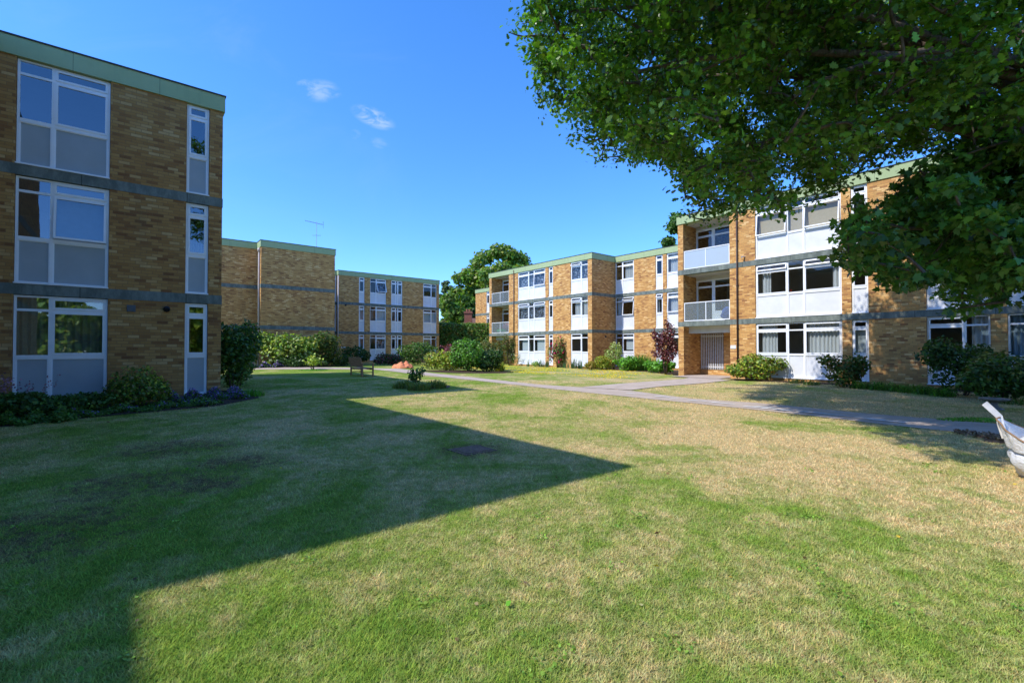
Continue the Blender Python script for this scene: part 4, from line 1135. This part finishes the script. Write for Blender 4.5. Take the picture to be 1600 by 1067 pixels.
sh('smoke_bush', 'tall purple leaved bush beside the covered passage', 1040, 25.6, 44, 500, n=3000, size=.095, colours=PURPLE, dpt=1.2, seed=86, dens=.3, bottom=.35, stems=7,
   lumps=[(0, 0, 1.7, .5, .5, .75), (-.3, 0, 1.9, .38, .4, .45), (.25, 0, 2.3, .3, .3, .5), (.1, .1, 2.75, .2, .2, .35), (-.35, 0, 1.2, .4, .4, .35), (.35, -.1, 1.35, .38, .4, .45), (0, -.2, .95, .4, .35, .3), (-.62, 0, 2.2, .16, .2, .3)])
# near block planting
sh('rhododendron', 'rounded shrub with orange-tinted leaf tips left of the near ground floor window', 1181, 20.7, 74, 553, n=4200, size=.095, colours=BRONZE + LIME, dpt=1.4, seed=91)
for j, (px, lab) in enumerate(((1246, 'small tuft under the middle of the near ground floor window'), (1268, 'small tuft under the right half of the near ground floor window'))):
    x, y = P_(px, 19.3 - j); tuft('low_plant', lab, 'plant', x, y, .3, .3, 110, .014, OLIVE + GREEN, .5, seed=j)
sh('shrub', 'dark reddish green shrub in front of the narrow near window', 1314, 17.3, 62, 551, n=2600, size=.095, colours=BRONZE + DARKG, dpt=1.3, seed=92, dens=.2)
for j, (px, d, lab) in enumerate(((1345, 16.6, 'arching daylily leaves just right of the reddish green shrub'), (1372, 16.1, 'arching daylily leaves under the left of the bare brick bay'), (1396, 15.6, 'arching daylily leaves under the middle of the bare brick bay'),
        (1420, 15.1, 'arching daylily leaves under the right of the bare brick bay'), (1445, 14.6, 'arching daylily leaves just left of the dark shrub'), (1470, 14.0, 'arching daylily leaves in front of the dark shrub'))):
    x, y = P_(px, d); tuft('daylily', lab, 'plant', x, y, .34, .55, 170, .012, FRESH + GREEN, .95, 'daylilies along the near block', j)
sh('shrub', 'tall dark green shrub hiding the lower part of the window near the right edge', 1503, 14.3, 108, 531, n=5600, size=.085, colours=DARKG, dpt=1.5, seed=93)
sh('viburnum_shrub', 'big green shrub with flat yellow-green flower heads behind the bird bath', 1562, 12.9, 128, 548, n=6500, size=.09, colours=GREEN + DARKG, dpt=1.5, seed=94, up=.8, flowers=(90, .10, [(.3, .28, .05), (.24, .26, .05)], .5))
x, y = P_(1592, 11.9); tuft('grass_clump', 'dry grass clump right of the bird bath', 'plant', x, y, .4, .3, 160, .01, OLIVE + GREEN, .8)
x, y = foot(1520, 657); tuft('grass_tuft', 'bright green uncut grass along the path edge near the builders bag', 'grass tuft', x, y, .7, .1, 600, .009, FRESH, .6, depth=.25)

drift('bark_chips', (OAK[0] - 2.2, OAK[1] - .35), (OAK[0] + 1.2, OAK[1] - .1), 5200, .95, .03, ([(.22, .13, .08), (.34, .22, .14), (.14, .085, .05)], [(.42, .3, .2)]), .1, 77, size=.045)
# hedge
hx, hy = P_(722, 53.0); hz = HT(507, 53.0, hx)
hr = empty('hedge', (hx, hy, gz(hx, hy)), 0.0); tag(hr, 'tall clipped green hedge between the far block and the right building', 'hedge')
rng = np.random.default_rng(3); n = 16000
P = np.stack([rng.uniform(-4.2, 4.6, n), rng.normal(size=n) * .16 - .55 + .55 * rng.random(n) * 0, rng.uniform(0.05, hz, n)], 1)
top = rng.random(n) < .3; P[top, 2] = hz + rng.normal(size=top.sum()) * .07; P[top, 1] = rng.uniform(-.6, .9, top.sum())
nr = np.where(top[:, None], (0, -.2, 1.0), (0, -1.0, .35)) + rng.normal(size=(n, 3)) * .5
V, Fc = leaves(P, nr, .17 * (.6 + .8 * rng.random(n)), T_OVAL, rng=rng)
mesh_np('foliage', V, Fc, M['leaf'], hr, np.repeat(pal(n, [(.11, .24, .03), (.14, .28, .04), (.09, .19, .028), (.24, .24, .05)], rng), 8, 0))
mb = MB(); mb.box(-4.2, 4.6, -.42, .75, 0, hz - .12); mb.build('shade_core', simple('hedge_inside', (.012, .022, .006), .95, .05, .3, 8), hr)  # solid near-black block painting the shade inside the hedge

# house beyond the hedge
X, Y = P_(742, 58.5); hs = empty('house', (X, Y, 0)); tag(hs, 'distant house with red chimney just showing above the hedge', 'house')
mb = MB(); mb.box(-1.2, 6, 0, 6, 0, 4.3); mb.build('wall', M['render'], hs)
mb = MB(); mb.v += [(-1.5, -.3, 4.2), (6.2, -.3, 4.2), (6.2, 3, 5.4), (-1.5, 3, 5.4), (-1.5, 6.3, 4.2), (6.2, 6.3, 4.2)]; mb.f += [(0, 1, 2, 3), (3, 2, 5, 4), (0, 3, 4), (1, 5, 2)]
rf = mb.build('roof', M['tile'], hs)
mb = MB(); mb.box(-1.25, -.35, -.6, .2, 0, 5.9); mb.box(-1.32, -.28, -.67, .27, 5.75, 6.0)
mb.tube([(-.95, -.2, 6.0), (-.95, -.2, 6.3)], .13, 8); mb.tube([(-.62, -.2, 6.0), (-.62, -.2, 6.3)], .13, 8); mb.build('chimney', M['redbrick'], rf)

# trees beyond
def bgt(label, px, d, wpx, top, lo_py, **k):
    x, y = P_(px, d); w = wpx / F * d; h = HT(top, d, x); lo = max(1.0, HT(lo_py, d, x))
    bg_tree('deciduous_tree', label, x, y, w, h, lo, **k)
SYC = [(.155, .28, .036), (.19, .31, .046), (.12, .23, .03), (.23, .27, .05)]
bgt('large round-crowned green tree behind the right building, tallest beyond the hedge', 775, 70, 142, 378, 522, n=27000, size=.42, colours=SYC, seed=2, trunk=.45, cl=44)
bgt('mid-height green tree just right of the far block roof', 706, 64, 62, 449, 533, n=10000, size=.36, colours=SYC, seed=3, cl=22)
bgt('dark green tree behind the hedge beside the chimney', 738, 66, 52, 458, 533, n=9000, size=.36, colours=DARKG + GREEN, seed=4, cl=18)
bgt('thin grey-green treetop above the right end of the far block roof', 697, 84, 26, 434, 480, n=4200, size=.24, colours=[(.15, .22, .09), (.11, .17, .07)], seed=6, cl=26)
bgt('green tree rising behind the roof left of the near balconies', 1078, 44, 84, 314, 440, n=12000, size=.24, colours=GREEN, seed=7, cl=30)
bgt('leafy tree behind the near block at the right', 1560, 36, 200, 250, 420, n=9000, size=.26, colours=GREEN, seed=8, cl=26)

for j, (tx, ty, tw_, th) in enumerate(((10, -8, 7, 5.2), (18, -13, 11, 7), (5.5, -10.5, 7, 5.4), (14.5, -9, 7, 5.0), (1, -15, 8, 6.5))):
    bg_tree('deciduous_tree', 'green tree behind the viewer, mirrored in the windows of the left block', tx, ty, tw_, th, .15, n=6000, size=.4, colours=SYC + LIME, seed=40 + j, cl=20, group='trees mirrored in the left block windows')

# ------------------------------------------------------------------ the two big trees on the right
OAKPOLY = np.array((6, -13)) + np.array([(780, -30), (797, 20), (806, 75), (826, 112), (832, 155), (848, 188), (868, 212), (884, 246), (905, 235), (935, 262), (985, 272), (1022, 262), (1052, 276),
                    (1068, 312), (1078, 352), (1108, 368), (1150, 342), (1185, 332), (1215, 346), (1262, 318), (1298, 318), (1326, 292), (1360, 262), (1420, 240), (1500, 262), (1620, 262), (1700, -30)], float)
MAPPOLY = np.array([(1345, 312), (1300, 376), (1322, 425), (1372, 432), (1425, 442), (1462, 456), (1490, 478), (1512, 488), (1545, 476), (1600, 448), (1720, 430), (1720, 150), (1560, 180), (1470, 245), (1405, 292)], float)
FA0 = 8.6 * AX[0] + 24.38 * AX[1]
def lit_ok(P):
    """True where the shadow of a leaf falls outside the sunlit lawn and facade"""
    t = P[:, 2] / TANEL; s = P[:, :2] + SUNH * t[:, None]
    lim = np.interp(s[:, 1], [2, 4.5, 6.5, 8.4, 11.5, 17, 20, 24], [4.6, 4.7, 5.4, 6.3, 6.3, 7.9, 9.2, 11.5])
    ok = s[:, 0] > lim
    ca = P[:, 0] * AX[0] + P[:, 1] * AX[1]; tt = (FA0 - ca) / (SUNH @ AX); zh = P[:, 2] - TANEL * tt
    hit = P[:, :2] + SUNH * tt[:, None]; hb = hit @ BX
    return np.where((zh > 0.0) & (tt > 0), (hb < 7.3) & (s[:, 0] > 0), ok)
def screen(P):
    return 800 + F * P[:, 0] / np.maximum(P[:, 1], .1), 545 - F * (P[:, 2] - EYE) / np.maximum(P[:, 1], .1)

def big_tree(name, label, base, trunk_top, limbs, centre, radii, poly, nclump, per, leafsize, tpl, colours, seed, zmin, trunk_r, clump_r=.47, mat='oakleaf', dmin=6.5, overhead=None, flat=.62):
    rng = np.random.default_rng(seed)
    root = empty(name, (0, 0, 0)); tag(root, label, 'tree')
    # clump centres grown inside the crown's own envelope, dropped where they would shade the sunlit lawn or fill the view under the crown
    Ci = np.empty((0, 3)); Co = np.empty((0, 3)); nin = int(nclump * .72)
    while len(Ci) < nin or len(Co) < nclump - nin:
        d = unit(rng.normal(size=(6000, 3))) * (rng.random((6000, 1)) ** (1 / 2.6)); P = np.array(centre) + d * np.array(radii)
        P = P[(P[:, 2] > zmin) & (P[:, 1] > -2)]
        px, py = screen(P); px = px + 14 * np.sin(P[:, 2] * 5 + P[:, 0] * 3); py = py + 20 * np.sin(P[:, 0] * 4.3 + P[:, 1] * 2)
        inf = (P[:, 1] > .5) & (px > -50) & (px < 1650) & (py > -40) & (py < 700)
        lo = lit_ok(P); ok = np.where(inf, inpoly(px, py, poly) & (P[:, 1] > dmin), P[:, 1] > 1.5) & lo
        fl = np.sin(P[:, 0] * 2.1 + 1.7 * P[:, 2]) * np.sin(P[:, 1] * 1.7 - P[:, 2] * 1.3 + 1) + .6 * np.sin(P[:, 0] * 3.7 - P[:, 1] * 2.9 + P[:, 2] * 2.3)
        ok &= (fl > .0) | (rng.random(len(P)) < .10)
        Ci = np.concatenate([Ci, P[ok & inf]]); Co = np.concatenate([Co, P[ok & ~inf]])
    C = np.concatenate([Ci[:nin], Co[:nclump - nin]])
    if overhead is not None:
        d = unit(rng.normal(size=(9000, 3))) * (rng.random((9000, 1)) ** (1 / 2.6)); P = np.array(overhead[0]) + d * np.array(overhead[1])
        px, py = screen(P); inf = (P[:, 1] > .3) & (px > -200) & (px < 1800) & (py > -60); C = np.concatenate([C, P[lit_ok(P) & ~inf][:overhead[2]]]); nclump = len(C)
    tb = MB(); base3 = np.array((base[0], base[1], gz(*base) - .2)); tt = np.array(trunk_top)
    tp = curve_pts(base3, tt, 0, 8, .02, rng); tb.tube(tp, [trunk_r * 1.5, trunk_r * 1.08] + list(np.linspace(trunk_r, trunk_r * .6, 7)), 14)
    nodes = [tt]; nrad = [trunk_r * .4]
    for (st, end, r0) in limbs:
        s0 = tp[st]; pts = curve_pts(s0, end, .10, 12, .045, rng); tb.tube(pts, np.linspace(r0, .035, 13), 9, False); nodes += pts[2:]
    nodes = np.array(nodes)
    allP = []; alln = []; cid = []
    order = np.argsort(np.linalg.norm(C[:, None] - nodes[None, ::3], axis=2).min(1))
    grown = list(nodes)
    for ci in order:
        c = C[ci]; G = np.array(grown); dd = np.linalg.norm(G - c, axis=1) + 0.35 * np.maximum(0, G[:, 2] - c[2]); k = int(dd.argmin())
        pts = curve_pts(G[k], c, .05, 4, .07, rng); L = np.linalg.norm(G[k] - c)
        tb.tube(pts, np.linspace(min(.06, .02 + .016 * L), .008, 5), 5, False)
        grown += [pts[2], pts[4]]
    tb.build('trunk', M['bark'], root, True)
    n = nclump * per; idx = np.repeat(np.arange(nclump), per)
    d = unit(rng.normal(size=(n, 3))) * (rng.random((n, 1)) ** .5)
    P = C[idx] + d * np.array((clump_r, clump_r, clump_r * flat)) * (.7 + .6 * rng.random(nclump))[idx][:, None]
    px, py = screen(P); inf = (P[:, 1] > .5) & (px > -20) & (px < 1620) & (py > -10) & (py < 700)
    keep = ~inf | inpoly(px + rng.normal(size=n) * 16, py + rng.normal(size=n) * 16, poly); P = P[keep]; idx = idx[keep]; d = d[keep]; n = len(P)
    nr = d * .4 + rng.normal(size=(n, 3)) * .55 + np.array((0, 0, .75))
    ct = (0.62 + .8 * rng.random(nclump))[idx][:, None]
    V, Fc = leaves(P, nr, leafsize * (.6 + .75 * rng.random(n)), tpl, rng=rng)
    mesh_np('crown', V, Fc, M[mat], root, np.repeat(pal(n, colours, rng, .2) * ct, len(tpl), 0))
    return root
big_tree('oak_tree', 'big overhanging oak whose dark lobed foliage fills the upper right of the sky', OAK, (10.6, 8.4, 5.8),
         [(5, (5.0, 9.3, 9.6), .24), (6, (4.0, 11.5, 8.0), .17), (7, (1.8, 11.8, 10.2), .17), (6, (5.6, 12.5, 6.4), .14), (8, (6.5, 5.0, 11.0), .16), (8, (8.5, 12.5, 11), .15), (7, (10.5, 9.0, 11.5), .15), (5, (8.4, 12.6, 7.2), .13), (8, (3.2, 13.2, 9.5), .12), (7, (5.0, 7.8, 10.5), .12), (8, (2.2, 8.3, 6.3), .11), (8, (4.8, 8.0, 5.7), .09), (8, (1.4, 9.4, 8.2), .10)],
         (6.0, 10.6, 8.4), (7.2, 5.6, 5.2), OAKPOLY, 1650, 82, .118, T_OAK, OAKC, 5, 3.6, .42, overhead=((2.5, 5.0, 9.2), (4.4, 4.5, 2.8), 480))
big_tree('maple_tree', 'maple with larger brighter leaves reaching in from the right edge', (13.2, 9.6), (12.6, 9.4, 4.6),
         [(4, (7.2, 8.6, 3.6), .10), (5, (8.4, 9.0, 4.7), .11), (6, (9.8, 8.0, 5.8), .12), (7, (11.5, 11.0, 8), .12), (8, (14.5, 8.5, 8.5), .12), (6, (15, 11, 6.5), .1)],
         (10.3, 9.2, 4.6), (5.8, 3.4, 4.4), MAPPOLY, 520, 62, .125, T_MAPLE, MAPC, 9, 1.9, .24, .48, 'oakleaf', 7.2, flat=.34)

# ------------------------------------------------------------------ bench
bx_, by_ = foot(565, 587)
br = empty('garden_bench', (bx_, by_, gz(bx_, by_)), math.atan2(BX[1], BX[0])); tag(br, 'weathered wooden slatted bench standing on the lawn, seen from behind', 'bench')
def wb(name, fn):
    mb = MB(); fn(mb); return mb.build(name, M['wood'], br, False, .006)
# local x along the length (away), -y faces forward (+A)
LB = .76; br.scale = (.9, .9, .9)
for sx in (-1, 1):
    wb('leg', lambda mb: mb.box(sx * LB - .035, sx * LB + .035, .22, .29, -.02, .62)); wb('leg', lambda mb: mb.box(sx * LB - .035, sx * LB + .035, -.33, -.26, -.02, .62))
    wb('armrest', lambda mb: mb.box(sx * LB - .045, sx * LB + .045, -.36, .26, .622, .655))
    wb('stretcher', lambda mb: mb.box(sx * LB - .02, sx * LB + .02, -.26, .22, .17, .215))
def seat(mb):
    for i in range(6): mb.box(-LB - .02, LB + .02, -.32 + i * .09, -.245 + i * .09, .40, .425)
    mb.box(-LB + .035, LB - .035, -.31, -.28, .33, .40); mb.box(-LB + .035, LB - .035, .235, .265, .33, .40)
wb('seat', seat)
def back(mb):
    tf = lambda p: (p[0], p[1] + (p[2] - .42) * .22, p[2])
    for sx in (-1, 1): mb.box(sx * LB - .033, sx * LB + .033, .225, .285, .622, .94, tf)
    mb.box(-LB + .034, LB - .034, .235, .275, .86, .95, tf); mb.box(-LB + .034, LB - .034, .235, .275, .47, .53, tf)
    n = 19
    for i in range(n):
        x = -LB + .06 + (2 * LB - .12) * i / (n - 1); mb.box(x - .026, x + .026, .245, .265, .53, .86, tf)
wb('backrest', back)
wb('rail', lambda mb: mb.box(-LB + .02, LB - .02, -.02, .02, .18, .21))

# ------------------------------------------------------------------ bird bath
X, Y = foot(1552, 640)
bb = empty('bird_bath', (X, Y, gz(X, Y))); tag(bb, 'low weathered stone bird bath on the lawn beyond the path', 'bird bath')
mb = MB(); mb.lathe([(.0, .225), (.16, .225), (.235, .262), (.265, .268), (.262, .242), (.2, .215), (.10, .19), (.075, .17)], 28); mb.build('bowl', M['stone'], bb, True)
mb = MB(); mb.lathe([(.075, .175), (.06, .13), (.075, .075), (.13, .05), (.16, .045), (.165, -.02)], 24); mb.build('pedestal', M['stone'], bb, True)

# ------------------------------------------------------------------ orange tarpaulin heap
X, Y = foot(628, 575.5)
def heap(nu=46, nv=22, seed=4):
    rng = np.random.default_rng(seed); V = []
    ph = rng.random(8) * 6.28
    for j in range(nv + 1):
        r = j / nv
        for i in range(nu):
            t = 6.2832 * i / nu
            R0 = 1 + .10 * math.sin(3 * t + ph[0]) + .07 * math.sin(5 * t + ph[1]) + .05 * math.sin(9 * t + ph[6])
            x, y = .62 * R0 * r * math.cos(t), .45 * R0 * r * math.sin(t)
            z = .26 * (1 - r ** 2.4) * (1 + .35 * math.sin(x * 6 + ph[2]) * math.sin(y * 7 + ph[3])) + .05 * math.sin(x * 17 + y * 9 + ph[4]) * (1 - r) + .035 * abs(math.sin(x * 23 - y * 14 + ph[5])) * (r < .97)
            V.append((x, y, max(z, -.01 if r < 1 else -.02)))
    i = np.arange((nv + 1) * nu).reshape(nv + 1, nu); i2 = np.roll(i, -1, 1)
    Fq = np.stack([i[:-1], i2[:-1], i2[1:], i[1:]], -1).reshape(-1, 4)
    return np.array(V), Fq
V, Fq = heap(); V[:, 0] *= 1.08; V[:, 2] += np.where(V[:, 2] > .02, (.07 * np.abs(np.sin(V[:, 0] * 7 + V[:, 1] * 4)) + .06 * np.abs(np.sin(V[:, 0] * 15 - V[:, 1] * 11)) - .03) * np.clip(V[:, 2] / .1, 0, 1), 0); o = mesh_np('tarpaulin', V, Fq, M['orange'], None, None, False); o.location = (X, Y + .3, gz(X, Y) + .01); tag(o, 'crumpled orange tarpaulin heap on the lawn beyond the path bend', 'tarpaulin')

# ------------------------------------------------------------------ builders bag
X, Y = 5.99, 4.84
bgz = gz(X, Y); bag = empty('builders_bag', (X, Y, bgz), 0.0); tag(bag, 'white woven bulk bag with a loose upright strap, slumped at the right edge', 'bag')
rng = np.random.default_rng(12)
nu, nv = 96, 34; V = []
def sup(t, n):
    c, s = math.cos(t), math.sin(t); return math.copysign(abs(c) ** (2 / n), c), math.copysign(abs(s) ** (2 / n), s)
def bag_pt(t, q):
    """outer skin, q 0 at the ground .. 1 at the shoulder"""
    n = 2.7; cx, cy = sup(t, n)
    r = .44 + .155 * math.sin(math.pi * min(1, q * .93 + .07)) ** .8
    w = .016 * math.sin(4 * t + 5 * q) * math.sin(q * 5) + .008 * math.sin(11 * t - 9 * q) + .010 * math.sin(9 * t + 2.5 * q + .8 * math.sin(5 * t)) * (1 - q) + .005 * math.sin(19 * t + 17 * q)
    return cx * (r + w), cy * (r + w) * .95, .46 * q + .012 * math.sin(4 * t) * q
V = []
for j in range(nv + 1):
    for i in range(nu): V.append(bag_pt(6.2832 * i / nu, j / nv))
for r_, z_ in ((.85, .475), (.6, .47), (.3, .46), (.05, .455)):
    for i in range(nu):
        x, y, z = bag_pt(6.2832 * i / nu, 1); V.append((x * r_, y * r_, z_ + .012 * math.sin(7 * i / nu * 6.28 + r_ * 9)))
rows = nv + 5; i = np.arange(rows * nu).reshape(rows, nu); i2 = np.roll(i, -1, 1)
o = mesh_np('body', V, np.stack([i[:-1], i2[:-1], i2[1:], i[1:]], -1).reshape(-1, 4), M['bag'], bag, None, True)
# loose collar, pulled up at the left corner
V = []; cv = 14; CORN = math.pi * .75
for j in range(cv + 1):
    q = j / cv
    for k in range(nu):
        t = 6.2832 * k / nu; x, y, z = bag_pt(t, .62 + .18 * abs(math.sin((t - math.pi) / 2)))
        dt = math.atan2(math.sin(t - CORN), math.cos(t - CORN)); pull = math.exp(-(dt / .55) ** 2)
        e = 1.05 + .0 * q + .13 * pull * q
        zz = z + q * (.17 + .16 * pull + .03 * math.sin(3 * t + 1)) - .05 * q * q
        fold = .018 * math.sin(11 * t + 4 * q) * q + .010 * math.sin(23 * t + 2 * q) * q
        V.append((x * (e + fold) + .0, y * (e + fold), zz))
i = np.arange((cv + 1) * nu).reshape(cv + 1, nu); i2 = np.roll(i, -1, 1)
cl = mesh_np('collar', V, np.stack([i[:-1], i2[:-1], i2[1:], i[1:]], -1).reshape(-1, 4), M['bag'], bag, None, True)
sm = cl.modifiers.new('thickness', 'SOLIDIFY'); sm.thickness = .006
Vt = np.array(V).reshape(cv + 1, nu, 3)
mb = MB(); mb.tube([tuple(Vt[-1, k]) for k in range(nu)] + [tuple(Vt[-1, 0])], .009, 6, False); mb.build('binding', M['trimbrown'], cl, True)
def strap(pts, w=.032):
    mb = MB(); n0 = len(mb.v)
    for k, p in enumerate(pts):
        d = np.array(pts[min(k + 1, len(pts) - 1)]) - np.array(pts[max(k - 1, 0)]); s_ = np.cross(d, (0.25, 1, .1)); s_ = s_ / np.linalg.norm(s_) * w
        mb.v += [tuple(np.array(p) - s_), tuple(np.array(p) + s_)]
    for k in range(len(pts) - 1): mb.f.append((n0 + 2 * k, n0 + 2 * k + 1, n0 + 2 * k + 3, n0 + 2 * k + 2))
    o = mb.build('strap', M['strap'], bag); sm = o.modifiers.new('thickness', 'SOLIDIFY'); sm.thickness = .006; return o
kc = int(CORN / 6.2832 * nu); tip = Vt[-1, kc]
strap([tuple(Vt[3, kc] * 1.01), tuple(Vt[9, kc] * 1.01), tuple(tip * 1.01), tuple(tip + np.array((-.07, .02, .08))), tuple(tip + np.array((-.135, .04, .155)))])
kc2 = int(.02 * nu); t2 = Vt[-1, kc2]; strap([tuple(Vt[4, kc2] * 1.01), tuple(t2 * 1.01), tuple(t2 + np.array((.05, -.04, .06))), tuple(t2 + np.array((.12, -.08, -.05)))])
# tail of cloth at its foot
mb = MB(); mb.v += [(-.50, -.42, .0), (-.36, -.40, .09), (-.30, -.46, .07), (-.26, -.52, .0), (-.44, -.50, .035), (-.52, -.47, .02)]; mb.f += [(0, 1, 4, 5), (1, 2, 4), (2, 3, 4)]
mb.build('loose_corner', M['bag'], bag)

# ------------------------------------------------------------------ sky, sun, camera
w = bpy.data.worlds.new('World'); scene.world = w; w.use_nodes = True
nt = w.node_tree; nt.nodes.clear(); N = NT(nt)
sky = N.n('ShaderNodeTexSky', sky_type='NISHITA'); sky.sun_disc = False
el = math.atan(TANEL); sky.sun_elevation = el
sdir = np.array((-SUNH[0], -SUNH[1]))
sky.sun_rotation = math.atan2(sdir[0], sdir[1])
sky.air_density = 1.0; sky.dust_density = 0.3; sky.ozone_density = 2.0; sky.altitude = 50
SKYCOL = sky.outputs[0]
hs_ = N.n('ShaderNodeHueSaturation'); hs_.inputs['Saturation'].default_value = 1.3; hs_.inputs['Value'].default_value = 2.0; N.l(SKYCOL, hs_.inputs['Color']); SKYCOL = N.mix(1.0, hs_.outputs[0], (.78, .885, 1.12), 'MULTIPLY')
# thin scraps of cloud high over the far block
tc = N.n('ShaderNodeTexCoord').outputs['Generated']; sp_ = N.n('ShaderNodeSeparateXYZ'); N.l(tc, sp_.inputs[0])
yy = N.math('MAXIMUM', sp_.outputs[1], 0.05); cu = N.math('DIVIDE', sp_.outputs[0], yy); cv_ = N.math('DIVIDE', sp_.outputs[2], yy)
cmb = N.n('ShaderNodeCombineXYZ'); N.l(cu, cmb.inputs[0]); N.l(cv_, cmb.inputs[1])
cn = N.noise(N.mapping(cmb.outputs[0], (14, 26, 1), (0, 0, .35)), 1.6, 6, 0.62, .4)
tot = None
for (px, py, rx, ry, rot, amt) in ((581, 181, .052, .021, -.42, 1.0), (497, 139, .048, .026, -.1, .62), (474, 128, .02, .012, 0, .5), (553, 208, .014, .012, 0, .35), (592, 222, .025, .013, -.3, .28)):
    dx = N.math('SUBTRACT', cu, (px - 800) / F); dy = N.math('SUBTRACT', cv_, (545 - py) / F); c_, s_ = math.cos(rot), math.sin(rot)
    ex = N.math('DIVIDE', N.math('ADD', N.math('MULTIPLY', dx, c_), N.math('MULTIPLY', dy, s_)), rx); ey = N.math('DIVIDE', N.math('SUBTRACT', N.math('MULTIPLY', dy, c_), N.math('MULTIPLY', dx, s_)), ry)
    r2 = N.math('ADD', N.math('MULTIPLY', ex, ex), N.math('MULTIPLY', ey, ey)); mk_ = N.math('MULTIPLY', N.maprange(r2, 0, 1.2, 1, 0), amt)
    tot = mk_ if tot is None else N.math('MAXIMUM', tot, mk_)
cl_ = N.math('MULTIPLY', tot, N.maprange(cn, .36, .66, 0, 1.0)); front = N.math('GREATER_THAN', sp_.outputs[1], 0.1); cl_ = N.math('MULTIPLY', cl_, front)
thin = N.math('MULTIPLY', N.maprange(N.noise(N.mapping(cmb.outputs[0], (2.2, 4, 1), (0, 0, .5)), 1.0, 6, .62, .8), .5, .85, 0, .10), front)
cl_ = N.math('MAXIMUM', N.math('MULTIPLY', cl_, .75), thin)
SKYCOL = N.mix(N.math('MULTIPLY', cl_, .6), SKYCOL, (6.5, 7.0, 7.6))
hor = N.maprange(sp_.outputs[2], 0.0, 0.55, 1.0, 0.0)
SKYCOL = N.mix(hor, SKYCOL, N.mix(1.0, SKYCOL, (.66, .82, 1.07), 'MULTIPLY'))
bgn = N.n('ShaderNodeBackground'); bgn.inputs['Strength'].default_value = 0.15; N.l(SKYCOL, bgn.inputs['Color'])
ow = N.n('ShaderNodeOutputWorld'); N.l(bgn.outputs[0], ow.inputs['Surface'])

sl = bpy.data.lights.new('sun', 'SUN'); sl.energy = 5.0; sl.angle = R(.53); sl.color = (1, .955, .885)
so = bpy.data.objects.new('sun', sl); col.objects.link(so)
so.rotation_euler = Vector((SUNH[0], SUNH[1], -TANEL)).to_track_quat('-Z', 'Y').to_euler(); so.location = (-30, -10, 40)

cam = bpy.data.cameras.new('camera'); cam.sensor_width = 36; cam.lens = 36 * F / 1600; cam.clip_start = .05; cam.clip_end = 2000
co = bpy.data.objects.new('camera', cam); col.objects.link(co); co.location = (0, 0, EYE)
co.rotation_euler = (R(90) + math.atan(11.5 / F), 0, 0); scene.camera = co

scene.view_settings.view_transform = 'Standard'; scene.view_settings.look = 'None'; scene.view_settings.exposure = 0
scene.render.engine = 'CYCLES'
cy = scene.cycles; cy.max_bounces = 7; cy.diffuse_bounces = 3; cy.glossy_bounces = 3; cy.transmission_bounces = 4; cy.transparent_max_bounces = 12
cy.use_denoising = True; cy.caustics_reflective = False; cy.caustics_refractive = False
